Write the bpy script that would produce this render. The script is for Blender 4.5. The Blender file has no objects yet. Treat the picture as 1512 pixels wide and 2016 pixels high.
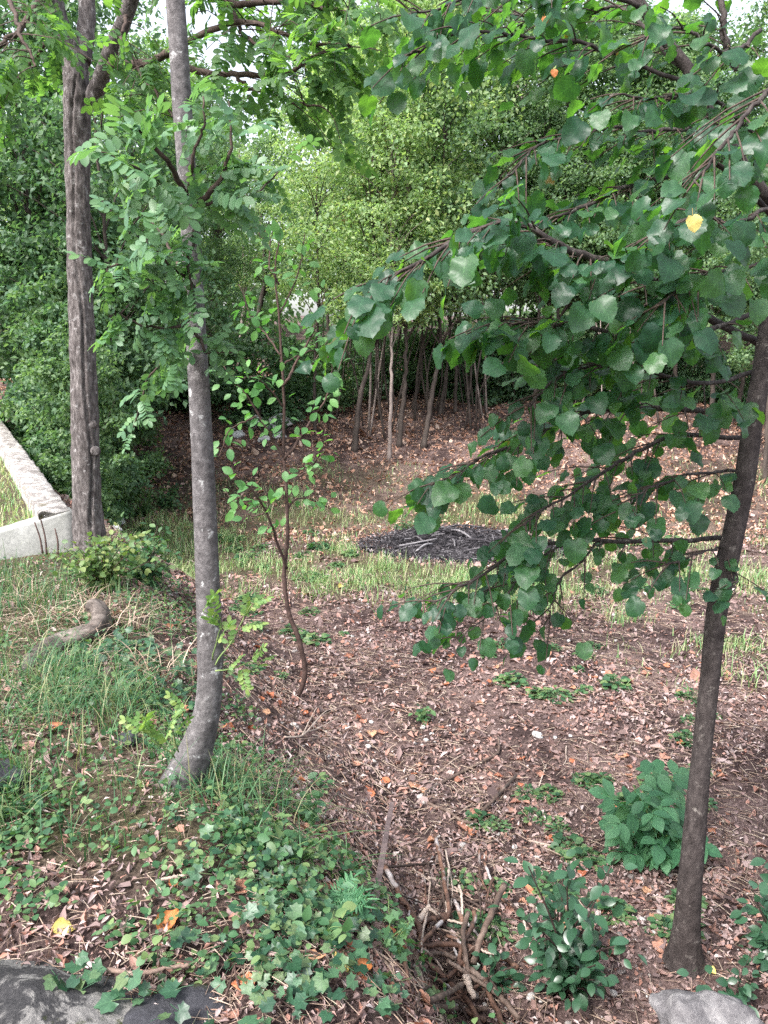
import bpy, bmesh, math, random
import numpy as np
from mathutils import Vector, noise as mnoise

rng = np.random.default_rng(11)
random.seed(11)
SC = bpy.context.scene
C = SC.collection
R = math.radians

# ------------------------------------------------------------------ camera, sky, sun, exposure
PITCH = R(12.0)
FPX = 1560.0                                   # focal length in photo pixels (photo is 1512 x 2016)
cam = bpy.data.objects.new('camera', bpy.data.cameras.new('camera'))
C.objects.link(cam)
cam.data.sensor_fit = 'VERTICAL'
cam.data.sensor_height = 24.0
cam.data.lens = 24.0 * FPX / 2016.0
cam.data.clip_start = 0.05
cam.data.clip_end = 1500.0
cam.location = (0, 0, 0)
cam.rotation_euler = (R(90) - PITCH, 0, 0)
SC.camera = cam

SUN_EL, SUN_AZ = R(50), R(-136)                # azimuth from +y, clockwise: left and behind the camera
world = bpy.data.worlds.new('World')
SC.world = world
world.use_nodes = True
wn, wl = world.node_tree.nodes, world.node_tree.links
wn.clear()
sky = wn.new('ShaderNodeTexSky'); sky.sky_type = 'NISHITA'; sky.sun_disc = False
sky.sun_elevation = SUN_EL; sky.sun_rotation = SUN_AZ
sky.air_density = 1.0; sky.dust_density = 4.0; sky.ozone_density = 1.0
hs = wn.new('ShaderNodeHueSaturation'); hs.inputs['Saturation'].default_value = 0.42   # thin overcast
bg = wn.new('ShaderNodeBackground'); bg.inputs['Strength'].default_value = 0.13
wo = wn.new('ShaderNodeOutputWorld')
wl.new(sky.outputs[0], hs.inputs['Color']); wl.new(hs.outputs[0], bg.inputs['Color']); wl.new(bg.outputs[0], wo.inputs['Surface'])
sd = bpy.data.lights.new('sun', 'SUN'); sd.energy = 1.5; sd.angle = R(12); sd.color = (1.0, 0.97, 0.93)
sun = bpy.data.objects.new('sun', sd); C.objects.link(sun)
sdir = Vector((math.sin(SUN_AZ) * math.cos(SUN_EL), math.cos(SUN_AZ) * math.cos(SUN_EL), math.sin(SUN_EL)))
sun.rotation_euler = sdir.to_track_quat('Z', 'Y').to_euler()
sun.location = (-6, -5, 14)
SC.view_settings.view_transform = 'Standard'
SC.view_settings.look = 'None'
SC.view_settings.gamma = 1.0
SC.view_settings.exposure = 2.1
SC.cycles.max_bounces = 6
SC.cycles.diffuse_bounces = 2
SC.cycles.glossy_bounces = 2
SC.cycles.transmission_bounces = 4
SC.cycles.use_denoising = False
SC.cycles.sample_clamp_indirect = 6.0

# ------------------------------------------------------------------ helpers
CP, SP = math.cos(PITCH), math.sin(PITCH)
def ray(px, py):
    u, v = (px - 756) / FPX, (1008 - py) / FPX
    return np.array([u, CP + v * SP, -SP + v * CP])
def P(px, py, d):                               # point at a depth d metres along the lens axis
    return ray(px, py) * d

def _hash(ix, iy, seed):
    h = (ix * 374761393 + iy * 668265263 + seed * 974634287) & 0xFFFFFFFF
    h = ((h ^ (h >> 13)) * 1274126177) & 0xFFFFFFFF
    return ((h ^ (h >> 16)) & 0xFFFF) / 65535.0
def vnoise(x, y, seed=0):
    x = np.asarray(x, float); y = np.asarray(y, float)
    ix, iy = np.floor(x).astype(np.int64), np.floor(y).astype(np.int64)
    fx, fy = x - ix, y - iy
    fx, fy = fx * fx * (3 - 2 * fx), fy * fy * (3 - 2 * fy)
    a, b = _hash(ix, iy, seed), _hash(ix + 1, iy, seed)
    c, d = _hash(ix, iy + 1, seed), _hash(ix + 1, iy + 1, seed)
    return (a * (1 - fx) + b * fx) * (1 - fy) + (c * (1 - fx) + d * fx) * fy
def fbm(x, y, seed=0, o=4):
    s, a, t = 0, 1.0, 0
    for k in range(o):
        s = s + a * vnoise(x * 2 ** k, y * 2 ** k, seed + k * 17); t += a; a *= 0.5
    return s / t
def sstep(a, b, x):
    t = np.clip((x - a) / (b - a), 0, 1)
    return t * t * (3 - 2 * t)

def mesh(name, V, faces):
    """faces: list of integer arrays, each (n, k)"""
    me = bpy.data.meshes.new(name)
    V = np.asarray(V, np.float32)
    fl = [np.asarray(f, np.int32) for f in (faces if isinstance(faces, list) else [faces])]
    fl = [f for f in fl if len(f)]
    nl = sum(f.size for f in fl); nf = sum(len(f) for f in fl)
    me.vertices.add(len(V)); me.vertices.foreach_set('co', V.ravel())
    me.loops.add(nl); me.loops.foreach_set('vertex_index', np.concatenate([f.ravel() for f in fl]))
    tot = np.concatenate([np.full(len(f), f.shape[1], np.int32) for f in fl])
    st = np.concatenate([[0], np.cumsum(tot)[:-1]]).astype(np.int32)
    me.polygons.add(nf); me.polygons.foreach_set('loop_start', st); me.polygons.foreach_set('loop_total', tot)
    me.update(calc_edges=True)
    me.polygons.foreach_set('use_smooth', np.ones(nf, bool))
    return me

def local_attr(me, V):
    a = me.attributes.new('lp', 'FLOAT_VECTOR', 'POINT'); a.data.foreach_set('vector', np.asarray(V, np.float32).ravel())
def leaf_mesh(name, V, F):
    m = mesh(name, V, F); local_attr(m, V); return m

class MB:
    """collects vertices and faces"""
    def __init__(s): s.V, s.F, s.n, s.LP = [], {}, 0, []
    def add(s, V, faces):
        for f in (faces if isinstance(faces, list) else [faces]):
            f = np.asarray(f)
            if len(f): s.F.setdefault(f.shape[1], []).append(f + s.n)
        s.V.append(np.asarray(V, float)); s.n += len(V)
        return s
    def me(s, name):
        m = mesh(name, np.concatenate(s.V), [np.concatenate(v) for v in s.F.values()])
        if s.LP and sum(len(x) for x in s.LP) == s.n: local_attr(m, np.concatenate(s.LP))
        return m

def tube(pts, rad, sides=8, cap=True, disp=None):
    pts = np.asarray(pts, float); n = len(pts)
    rad = np.broadcast_to(np.asarray(rad, float), (n,))
    T = np.gradient(pts, axis=0); T /= np.linalg.norm(T, axis=1)[:, None] + 1e-12
    a = np.array([1.0, 0, 0]) if abs(T[0][0]) < 0.8 else np.array([0, 1.0, 0])
    U = a - T[0] * a.dot(T[0]); U /= np.linalg.norm(U)
    V = np.zeros((n, sides, 3)); th = np.arange(sides) * 2 * math.pi / sides
    for i in range(n):
        U = U - T[i] * U.dot(T[i]); U /= np.linalg.norm(U) + 1e-12
        W = np.cross(T[i], U)
        r = rad[i] * (np.ones(sides) if disp is None else disp(th, i))
        V[i] = pts[i] + (np.cos(th) * r)[:, None] * U + (np.sin(th) * r)[:, None] * W
    i = np.arange(n - 1)[:, None]; j = np.arange(sides)[None]
    q = np.stack([i * sides + j, i * sides + (j + 1) % sides, (i + 1) * sides + (j + 1) % sides, (i + 1) * sides + j], -1).reshape(-1, 4)
    V = V.reshape(-1, 3); F = [q]
    if cap:
        V = np.concatenate([V, [pts[0], pts[-1]]]); b = n * sides
        jj = np.arange(sides)
        F.append(np.stack([np.full(sides, b), (jj + 1) % sides, jj], -1))
        F.append(np.stack([np.full(sides, b + 1), (n - 1) * sides + jj, (n - 1) * sides + (jj + 1) % sides], -1))
    return V, F

def curve(ctrl, n):
    """Catmull-Rom through the control points"""
    ctrl = np.asarray(ctrl, float)
    e = np.concatenate([[2 * ctrl[0] - ctrl[1]], ctrl, [2 * ctrl[-1] - ctrl[-2]]])
    m = len(ctrl) - 1
    t = np.linspace(0, m - 1e-6, n); k = t.astype(int); f = (t - k)[:, None]
    p0, p1, p2, p3 = e[k], e[k + 1], e[k + 2], e[k + 3]
    return 0.5 * (2 * p1 + (p2 - p0) * f + (2 * p0 - 5 * p1 + 4 * p2 - p3) * f ** 2 + (3 * p1 - p0 - 3 * p2 + p3) * f ** 3)

def nrm(v):
    v = np.asarray(v, float)
    return v / (np.linalg.norm(v, axis=-1, keepdims=True) + 1e-12)
def basis(tip, normal):
    """rotation matrices (n,3,3): x = side, y = tip direction, z = normal"""
    y = nrm(tip); z = normal - y * np.sum(normal * y, -1, keepdims=True); z = nrm(z)
    x = np.cross(y, z)
    return np.stack([x, y, z], -1)
def scatter(mb, tmpl, pos, Rm, s):
    tv, tf = tmpl
    n = len(pos); m = len(tv)
    s = np.asarray(s, float)
    s = s.reshape(-1, 1, 1) if s.ndim == 1 else s[:, None, :]
    V = np.einsum('nij,nmj->nmi', Rm, tv[None] * s) + np.asarray(pos)[:, None, :]
    for f in tf:
        F = (np.asarray(f)[None] + (np.arange(n) * m)[:, None, None]).reshape(-1, np.asarray(f).shape[1])
        mb.F.setdefault(F.shape[1], []).append(F + mb.n)
    mb.V.append(V.reshape(-1, 3)); mb.n += n * m; mb.LP.append(np.tile(tv, (n, 1)))

def setp(o, label=None, cat=None, group=None, kind=None):
    if label: o['label'] = label
    if cat: o['category'] = cat
    if group: o['group'] = group
    if kind: o['kind'] = kind
    return o
def obj(name, me, mat=None, parent=None, **k):
    o = bpy.data.objects.new(name, me); C.objects.link(o)
    if mat is not None and not me.materials: me.materials.append(mat)
    if parent is not None: o.parent = parent
    return setp(o, **k)
def empty(name, loc, **k):
    o = bpy.data.objects.new(name, None); C.objects.link(o); o.location = loc; o.empty_display_size = 0.1
    return setp(o, **k)
def place(o, pos, Rm, s):
    from mathutils import Matrix
    M = np.eye(4); M[:3, :3] = np.asarray(Rm) * s; M[:3, 3] = pos
    o.matrix_basis = Matrix(M.tolist())

# ------------------------------------------------------------------ materials
def ramp(nt, fac, cols):
    r = nt.nodes.new('ShaderNodeValToRGB'); e = r.color_ramp.elements
    while len(e) > 1: e.remove(e[-1])
    for i, (p, c) in enumerate(cols):
        k = e[0] if i == 0 else e.new(p)
        k.position = p; k.color = (*c, 1)
    nt.links.new(fac, r.inputs[0]); return r.outputs[0]
def noise_node(nt, scale, detail=6, rough=0.6, vec=None, dist=0.0):
    n = nt.nodes.new('ShaderNodeTexNoise'); n.inputs['Scale'].default_value = scale
    n.inputs['Detail'].default_value = detail; n.inputs['Roughness'].default_value = rough; n.inputs['Distortion'].default_value = dist
    if vec is not None: nt.links.new(vec, n.inputs['Vector'])
    return n.outputs['Fac']
def newmat(name):
    m = bpy.data.materials.new(name); m.use_nodes = True
    nt = m.node_tree; nt.nodes.clear()
    out = nt.nodes.new('ShaderNodeOutputMaterial'); b = nt.nodes.new('ShaderNodeBsdfPrincipled')
    nt.links.new(b.outputs[0], out.inputs[0])
    return m, nt, b, out
def math_node(nt, op, a, b=None):
    n = nt.nodes.new('ShaderNodeMath'); n.operation = op
    for i, x in enumerate((a, b)):
        if x is None: continue
        if isinstance(x, (int, float)): n.inputs[i].default_value = x
        else: nt.links.new(x, n.inputs[i])
    return n.outputs[0]
def mixc(nt, fac, a, b, mode='MIX'):
    n = nt.nodes.new('ShaderNodeMix'); n.data_type = 'RGBA'; n.blend_type = mode
    for sock, x in ((n.inputs[0], fac), (n.inputs[6], a), (n.inputs[7], b)):
        if isinstance(x, (int, float)): sock.default_value = x
        elif isinstance(x, tuple): sock.default_value = (*x, 1)
        else: nt.links.new(x, sock)
    return n.outputs[2]
def rnd(nt):
    g = nt.nodes.new('ShaderNodeNewGeometry'); oi = nt.nodes.new('ShaderNodeObjectInfo')
    return math_node(nt, 'FRACT', math_node(nt, 'ADD', g.outputs['Random Per Island'], oi.outputs['Random']))
def coords(nt, kind='Object', scale=None):
    t = nt.nodes.new('ShaderNodeTexCoord'); v = t.outputs[kind]
    if scale:
        mp = nt.nodes.new('ShaderNodeMapping'); mp.inputs['Scale'].default_value = scale
        nt.links.new(v, mp.inputs['Vector']); v = mp.outputs[0]
    return v
def bump(nt, b, h, strength=0.5, dist=0.02):
    n = nt.nodes.new('ShaderNodeBump'); n.inputs['Strength'].default_value = strength; n.inputs['Distance'].default_value = dist
    nt.links.new(h, n.inputs['Height']); nt.links.new(n.outputs[0], b.inputs['Normal'])

def leaf_mat(name, cols, trans=0.35, rough=0.5, spec=0.35, tcol=(1.0, 1.25, 0.45), vein=0.0):
    m, nt, b, out = newmat(name)
    c = ramp(nt, rnd(nt), [(i / max(1, len(cols) - 1), x) for i, x in enumerate(cols)])
    if vein:
        at_ = nt.nodes.new('ShaderNodeAttribute'); at_.attribute_name = 'lp'
        sp = nt.nodes.new('ShaderNodeSeparateXYZ'); nt.links.new(at_.outputs['Vector'], sp.inputs[0])
        ax = math_node(nt, 'ABSOLUTE', sp.outputs[0])
        fr = math_node(nt, 'FRACT', math_node(nt, 'MULTIPLY', math_node(nt, 'SUBTRACT', sp.outputs[1], math_node(nt, 'MULTIPLY', ax, 0.8)), 6.5))
        sv = math_node(nt, 'GREATER_THAN', math_node(nt, 'ABSOLUTE', math_node(nt, 'SUBTRACT', fr, 0.5)), 0.445)
        vv_ = math_node(nt, 'MAXIMUM', sv, math_node(nt, 'LESS_THAN', ax, 0.014))
        n = noise_node(nt, 4.0, 2, 0.5, vec=at_.outputs['Vector'])
        c = mixc(nt, vein * 2, c, mixc(nt, n, (0.2, 0.2, 0.2), (1.8, 1.75, 1.7)), 'MULTIPLY')
        c = mixc(nt, math_node(nt, 'MULTIPLY', vv_, vein * 1.4), c, mixc(nt, 1.0, c, (2.2, 2.0, 1.8), 'MULTIPLY'))
        n2 = noise_node(nt, 9.0, 3, 0.6, vec=coords(nt))
        c = mixc(nt, ramp(nt, n2, [(0.69, (0, 0, 0)), (0.73, (0.7,) * 3)]), c, (0.13, 0.075, 0.03))
        bump(nt, b, math_node(nt, 'ADD', math_node(nt, 'MULTIPLY', vv_, -0.6), math_node(nt, 'MULTIPLY', n, 1.2)), 0.3, 0.004)
    nt.links.new(c, b.inputs['Base Color'])
    b.inputs['Roughness'].default_value = rough; b.inputs['Specular IOR Level'].default_value = spec
    t = nt.nodes.new('ShaderNodeBsdfTranslucent')
    nt.links.new(mixc(nt, 1.0, c, tuple(2.0 * x for x in tcol), 'MULTIPLY'), t.inputs[0])
    mx = nt.nodes.new('ShaderNodeMixShader'); mx.inputs[0].default_value = trans
    nt.links.new(b.outputs[0], mx.inputs[1]); nt.links.new(t.outputs[0], mx.inputs[2]); nt.links.new(mx.outputs[0], out.inputs[0])
    return m
def simple_mat(name, cols, scale=20, rough=0.85, spec=0.2, stretch=None, bs=0.4, bd=0.01, useisl=False):
    m, nt, b, out = newmat(name)
    v = coords(nt, 'Object', stretch)
    n = noise_node(nt, scale, 7, 0.65, v)
    f = n
    if useisl: f = math_node(nt, 'ADD', math_node(nt, 'MULTIPLY', n, 0.45), math_node(nt, 'MULTIPLY', rnd(nt), 0.6))
    nt.links.new(ramp(nt, f, cols), b.inputs['Base Color'])
    b.inputs['Roughness'].default_value = rough; b.inputs['Specular IOR Level'].default_value = spec
    bump(nt, b, n, bs, bd)
    return m

M = {}
M['linden'] = leaf_mat('linden_leaf', [(0.013, 0.046, 0.029), (0.02, 0.062, 0.036), (0.027, 0.077, 0.044), (0.04, 0.1, 0.042)], 0.42, 0.42, 0.42, (2.5, 2.4, 0.42), 0.24)
M['yellow_leaf'] = leaf_mat('yellow_leaf', [(0.42, 0.37, 0.12), (0.48, 0.38, 0.13)], 0.2, tcol=(1, 1, 0.5), vein=0.25)
M['orange_leaf'] = leaf_mat('orange_leaf', [(0.42, 0.17, 0.06), (0.38, 0.14, 0.05)], 0.2, tcol=(1, 0.8, 0.5), vein=0.25)
M['pinnate'] = leaf_mat('pinnate_leaf', [(0.06, 0.14, 0.065), (0.09, 0.18, 0.08), (0.08, 0.17, 0.1), (0.12, 0.22, 0.09)], 0.36, 0.45, 0.4, (1.1, 1.15, 0.5))
M['canopy_pinnate'] = leaf_mat('canopy_leaf', [(0.04, 0.1, 0.04), (0.06, 0.13, 0.05), (0.085, 0.165, 0.06)], 0.48, 0.5, 0.3, (1.4, 1.4, 0.5))
M['pale_pinnate'] = leaf_mat('pale_leaf', [(0.1, 0.19, 0.06), (0.14, 0.23, 0.075), (0.2, 0.26, 0.08)], 0.28)
M['sapling'] = leaf_mat('sapling_leaf', [(0.06, 0.16, 0.06), (0.09, 0.2, 0.07), (0.12, 0.25, 0.08)], 0.38)
M['shrub_dark'] = leaf_mat('glossy_dark_leaf', [(0.018, 0.055, 0.03), (0.03, 0.08, 0.04), (0.035, 0.09, 0.05)], 0.15, 0.35, 0.5)
M['walnut'] = leaf_mat('broad_leaf', [(0.035, 0.11, 0.055), (0.05, 0.14, 0.07), (0.085, 0.19, 0.1)], 0.3, 0.5, 0.35, vein=0.2)
M['ivy'] = leaf_mat('ivy_leaf', [(0.012, 0.042, 0.024), (0.022, 0.068, 0.036), (0.04, 0.1, 0.052), (0.085, 0.125, 0.055)], 0.2, 0.42, 0.45, vein=0.3)
M['herb'] = leaf_mat('herb_leaf', [(0.02, 0.06, 0.03), (0.04, 0.105, 0.045), (0.075, 0.155, 0.065), (0.14, 0.2, 0.08), (0.03, 0.08, 0.045)], 0.25)
M['box'] = leaf_mat('box_leaf', [(0.05, 0.1, 0.035), (0.09, 0.15, 0.05), (0.17, 0.2, 0.07)], 0.25)
M['grass'] = leaf_mat('grass_blade', [(0.025, 0.075, 0.035), (0.045, 0.115, 0.05), (0.08, 0.16, 0.065), (0.25, 0.23, 0.13)], 0.22)
M['meadow'] = leaf_mat('meadow_blade', [(0.1, 0.22, 0.09), (0.17, 0.29, 0.12), (0.28, 0.34, 0.17), (0.46, 0.41, 0.28)], 0.25)
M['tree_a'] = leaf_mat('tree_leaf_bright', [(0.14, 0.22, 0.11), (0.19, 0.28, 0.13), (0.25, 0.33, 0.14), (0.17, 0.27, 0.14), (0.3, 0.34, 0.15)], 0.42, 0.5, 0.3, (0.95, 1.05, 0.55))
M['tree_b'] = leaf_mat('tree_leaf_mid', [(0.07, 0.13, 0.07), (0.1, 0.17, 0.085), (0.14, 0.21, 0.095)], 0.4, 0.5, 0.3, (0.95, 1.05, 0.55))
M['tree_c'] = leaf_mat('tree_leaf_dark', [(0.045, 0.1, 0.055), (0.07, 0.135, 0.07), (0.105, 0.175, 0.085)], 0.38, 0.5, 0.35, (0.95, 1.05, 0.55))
M['dry_tree'] = leaf_mat('tree_leaf_dry', [(0.2, 0.14, 0.08), (0.16, 0.16, 0.06), (0.3, 0.2, 0.12)], 0.35, tcol=(1, .9, .5))
LIT = [(0.055, 0.038, 0.038), (0.14, 0.098, 0.094), (0.22, 0.155, 0.148), (0.3, 0.22, 0.21), (0.31, 0.15, 0.11), (0.36, 0.275, 0.265), (0.22, 0.15, 0.145), (0.5, 0.43, 0.42)]
M['litter'] = leaf_mat('leaf_litter', LIT, 0.05, 0.75, 0.2, (1, .8, .5))
M['far_litter'] = leaf_mat('far_leaf_litter', [(0.14, 0.08, 0.06), (0.27, 0.15, 0.11), (0.36, 0.2, 0.14), (0.44, 0.29, 0.22), (0.5, 0.38, 0.32)], 0.12, 0.75, 0.2, (1, .8, .5))
M['mat_leaf'] = leaf_mat('matted_leaf', [(0.065, 0.042, 0.04), (0.15, 0.095, 0.085), (0.24, 0.155, 0.14), (0.2, 0.135, 0.125), (0.3, 0.155, 0.115), (0.34, 0.255, 0.245), (0.11, 0.075, 0.07), (0.27, 0.19, 0.18)], 0.08, 0.75, 0.2, (1, .8, .5), 0.2)
M['straw'] = leaf_mat('dry_straw', [(0.14, 0.09, 0.065), (0.3, 0.22, 0.17), (0.45, 0.37, 0.3), (0.22, 0.13, 0.1)], 0.05, 0.8, 0.2, (1, .8, .5))
M['dead_leaf'] = leaf_mat('dead_leaf', [(0.3, 0.1, 0.055), (0.4, 0.15, 0.075), (0.36, 0.2, 0.15), (0.22, 0.09, 0.06), (0.45, 0.27, 0.17)], 0.15, 0.7, 0.25, (1, .8, .5), 0.3)
M['stone'] = simple_mat('pale_stone', [(0.25, (0.14, 0.12, 0.115)), (0.5, (0.28, 0.255, 0.245)), (0.8, (0.5, 0.48, 0.46))], 9, useisl=True)
M['twig'] = simple_mat('twig_bark', [(0.3, (0.03, 0.022, 0.02)), (0.7, (0.085, 0.06, 0.05))], 30)
M['brown_stem'] = simple_mat('brown_stem', [(0.3, (0.03, 0.019, 0.017)), (0.7, (0.095, 0.06, 0.052))], 30)
M['green_stem'] = simple_mat('green_stem', [(0.3, (0.1, 0.16, 0.06)), (0.7, (0.2, 0.26, 0.1))], 30)
M['far_bark'] = simple_mat('far_bark', [(0.3, (0.03, 0.024, 0.022)), (0.7, (0.1, 0.08, 0.07))], 8, stretch=(1, 1, 0.25))
M['pale_bark'] = simple_mat('pale_bark', [(0.3, (0.14, 0.11, 0.1)), (0.7, (0.3, 0.25, 0.23))], 8, stretch=(1, 1, 0.25))
M['dry_stick'] = simple_mat('dry_stick', [(0.3, (0.16, 0.11, 0.09)), (0.7, (0.42, 0.34, 0.29))], 25, useisl=True)
M['char'] = simple_mat('charcoal', [(0.3, (0.012, 0.011, 0.013)), (0.66, (0.05, 0.046, 0.052)), (0.85, (0.2, 0.19, 0.2))], 22, useisl=True, rough=0.95)
M['ash'] = simple_mat('ash', [(0.3, (0.015, 0.014, 0.016)), (0.58, (0.05, 0.045, 0.05)), (0.78, (0.3, 0.28, 0.3))], 6)

def rust_mat(name, c0, c1, c2, c3):
    m, nt, b, out = newmat(name)
    n = noise_node(nt, 14, 6, 0.6, coords(nt)); n2 = noise_node(nt, 5, 3, 0.5, coords(nt))
    c = ramp(nt, n, [(0.3, c0), (0.5, c1), (0.68, c2)])
    c = mixc(nt, ramp(nt, n2, [(0.6, (0, 0, 0)), (0.66, (1, 1, 1))]), c, c3)
    nt.links.new(c, b.inputs['Base Color']); b.inputs['Roughness'].default_value = 0.75
    bump(nt, b, n, 0.5, 0.004); return m
M['rust'] = rust_mat('rusty_iron', (0.025, 0.016, 0.014), (0.09, 0.045, 0.03), (0.2, 0.11, 0.075), (0.36, 0.33, 0.33))
M['rust_light'] = rust_mat('light_rust', (0.035, 0.024, 0.02), (0.1, 0.065, 0.05), (0.23, 0.17, 0.14), (0.045, 0.034, 0.03))
M['strap'] = rust_mat('dull_iron', (0.07, 0.05, 0.05), (0.12, 0.085, 0.085), (0.17, 0.12, 0.115), (0.2, 0.12, 0.1))

def bark_mat(name, dark, mid, light, lichen, sc=9, lt=(0.62, 0.68), stretch=(1, 1, 0.3), bs=0.8, moss=None):
    m, nt, b, out = newmat(name)
    v = coords(nt, 'Object', stretch)
    n1 = noise_node(nt, sc * 3, 8, 0.7, v); n2 = noise_node(nt, sc * 0.55, 4, 0.6, coords(nt), 0.4); n3 = noise_node(nt, sc * 1.3, 5, 0.65, coords(nt), 0.3)
    c = ramp(nt, n1, [(0.28, dark), (0.5, mid), (0.72, light)])
    c = mixc(nt, 0.6, c, ramp(nt, n2, [(0.3, (0.45, 0.42, 0.42)), (0.7, (1.35, 1.35, 1.35))]), 'MULTIPLY')
    c = mixc(nt, ramp(nt, n3, [(lt[0], (0, 0, 0)), (lt[1], (0.85,) * 3)]), c, lichen)
    if moss:
        tc = nt.nodes.new('ShaderNodeSeparateXYZ'); nt.links.new(coords(nt), tc.inputs[0])
        lo = ramp(nt, math_node(nt, 'ADD', math_node(nt, 'MULTIPLY', tc.outputs[2], -2.4), n2), [(0.55, (0, 0, 0)), (0.8, (0.8,) * 3)])
        c = mixc(nt, math_node(nt, 'MULTIPLY', lo, ramp(nt, n3, [(0.42, (0, 0, 0)), (0.55, (1, 1, 1))])), c, moss)
    nt.links.new(c, b.inputs['Base Color']); b.inputs['Roughness'].default_value = 0.85; b.inputs['Specular IOR Level'].default_value = 0.2
    bump(nt, b, n1, bs, 0.012); return m
M['bark_rough'] = bark_mat('rough_cracked_bark', (0.018, 0.015, 0.015), (0.095, 0.083, 0.081), (0.24, 0.22, 0.217), (0.36, 0.345, 0.345), 16, (0.58, 0.72), (1, 1, 0.3), 1.0)
M['bark_smooth'] = bark_mat('smooth_grey_bark', (0.045, 0.042, 0.043), (0.108, 0.101, 0.103), (0.2, 0.19, 0.192), (0.42, 0.42, 0.42), 15, (0.6, 0.66), (1, 1, 0.9), 0.6, (0.1, 0.13, 0.045))
M['bark_linden'] = bark_mat('linden_bark', (0.022, 0.018, 0.017), (0.045, 0.037, 0.036), (0.085, 0.072, 0.068), (0.2, 0.18, 0.165), 17, (0.6, 0.7), (1, 1, 0.5), 0.8)
M['root_bark'] = bark_mat('weathered_root_bark', (0.03, 0.025, 0.022), (0.11, 0.092, 0.082), (0.2, 0.175, 0.16), (0.28, 0.26, 0.24), 10, (0.66, 0.74), (0.5, 1, 1), 0.8)

def rock_mat(name, dark, mid, light, moss=None, thr=(0.5, 0.56)):
    m, nt, b, out = newmat(name)
    n1 = noise_node(nt, 70, 8, 0.75, coords(nt)); n2 = noise_node(nt, 9, 8, 0.68, coords(nt), 0.5)
    c = mixc(nt, ramp(nt, n2, [(thr[0], (0, 0, 0)), (thr[1], (1, 1, 1))]), ramp(nt, n1, [(0.3, dark), (0.7, mid)]), ramp(nt, n1, [(0.3, mid), (0.65, light)]))
    if moss:
        n3 = noise_node(nt, 6.0, 6, 0.65, coords(nt, 'Object', (1.1, 1.3, 0.9)), 0.2)
        c = mixc(nt, ramp(nt, n3, [(0.6, (0, 0, 0)), (0.66, (1, 1, 1))]), c, ramp(nt, n1, [(0.3, (0.02, 0.03, 0.008)), (0.7, moss)]))
    nt.links.new(c, b.inputs['Base Color']); b.inputs['Roughness'].default_value = 0.9; b.inputs['Specular IOR Level'].default_value = 0.2
    bump(nt, b, mixc(nt, 0.5, n1, n2), 0.9, 0.02); return m
M['rock_dark'] = rock_mat('lichen_rock', (0.015, 0.015, 0.017), (0.06, 0.058, 0.06), (0.24, 0.23, 0.22), (0.06, 0.065, 0.015), (0.48, 0.53))
M['rock_black'] = rock_mat('dark_rock', (0.025, 0.025, 0.03), (0.065, 0.065, 0.075), (0.16, 0.16, 0.17), (0.06, 0.06, 0.015), (0.6, 0.7))
M['rock_grey'] = rock_mat('grey_rock', (0.07, 0.066, 0.07), (0.15, 0.142, 0.148), (0.26, 0.25, 0.25), None, (0.42, 0.56))
M['rock_pale'] = rock_mat('white_limestone', (0.14, 0.14, 0.14), (0.42, 0.42, 0.43), (0.7, 0.7, 0.7), None, (0.42, 0.52))
def concrete_mat():
    m, nt, b, out = newmat('weathered_concrete')
    n1 = noise_node(nt, 40, 8, 0.7, coords(nt)); n2 = noise_node(nt, 3, 5, 0.6, coords(nt), 0.3); n3 = noise_node(nt, 9, 5, 0.6, coords(nt, 'Object', (1, 1, 0.35)))
    c = ramp(nt, n1, [(0.3, (0.2, 0.2, 0.195)), (0.7, (0.34, 0.34, 0.33))])
    c = mixc(nt, 0.75, c, ramp(nt, n2, [(0.3, (0.55, 0.56, 0.52)), (0.7, (1.15, 1.15, 1.15))]), 'MULTIPLY')
    c = mixc(nt, ramp(nt, n3, [(0.58, (0, 0, 0)), (0.7, (0.6,) * 3)]), c, (0.13, 0.13, 0.11))
    nt.links.new(c, b.inputs['Base Color']); b.inputs['Roughness'].default_value = 0.9
    bump(nt, b, n1, 0.5, 0.006); return m
M['concrete'] = concrete_mat()
M['coping'] = rock_mat('lichen_coping', (0.1, 0.09, 0.085), (0.24, 0.22, 0.21), (0.42, 0.4, 0.38), (0.16, 0.13, 0.08), (0.44, 0.56))

def ground_mat():
    m, nt, b, out = newmat('woodland_floor')
    v = coords(nt)
    n1 = noise_node(nt, 55, 8, 0.7, v); n2 = noise_node(nt, 1.3, 5, 0.6, v, 0.3); n3 = noise_node(nt, 7, 6, 0.7, v)
    lit = ramp(nt, n1, [(0.3, (0.05, 0.034, 0.032)), (0.46, (0.13, 0.088, 0.08)), (0.6, (0.24, 0.17, 0.155)), (0.75, (0.4, 0.32, 0.3))])
    soil = ramp(nt, n1, [(0.3, (0.018, 0.012, 0.012)), (0.6, (0.06, 0.04, 0.038)), (0.8, (0.16, 0.115, 0.11))])
    c = mixc(nt, ramp(nt, math_node(nt, 'ADD', math_node(nt, 'MULTIPLY', n2, 0.6), math_node(nt, 'MULTIPLY', n3, 0.4)), [(0.44, (0, 0, 0)), (0.58, (1, 1, 1))]), soil, lit)
    a = nt.nodes.new('ShaderNodeAttribute'); a.attribute_name = 'green'
    g = ramp(nt, n1, [(0.3, (0.022, 0.022, 0.012)), (0.55, (0.075, 0.07, 0.035)), (0.75, (0.22, 0.19, 0.12))])
    c = mixc(nt, math_node(nt, 'MULTIPLY', a.outputs['Fac'], ramp(nt, n3, [(0.3, (0.35,) * 3), (0.6, (1, 1, 1))])), c, g)
    nt.links.new(c, b.inputs['Base Color']); b.inputs['Roughness'].default_value = 0.95; b.inputs['Specular IOR Level'].default_value = 0.1
    bump(nt, b, mixc(nt, 0.4, n1, n3), 1.0, 0.03); return m
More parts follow.
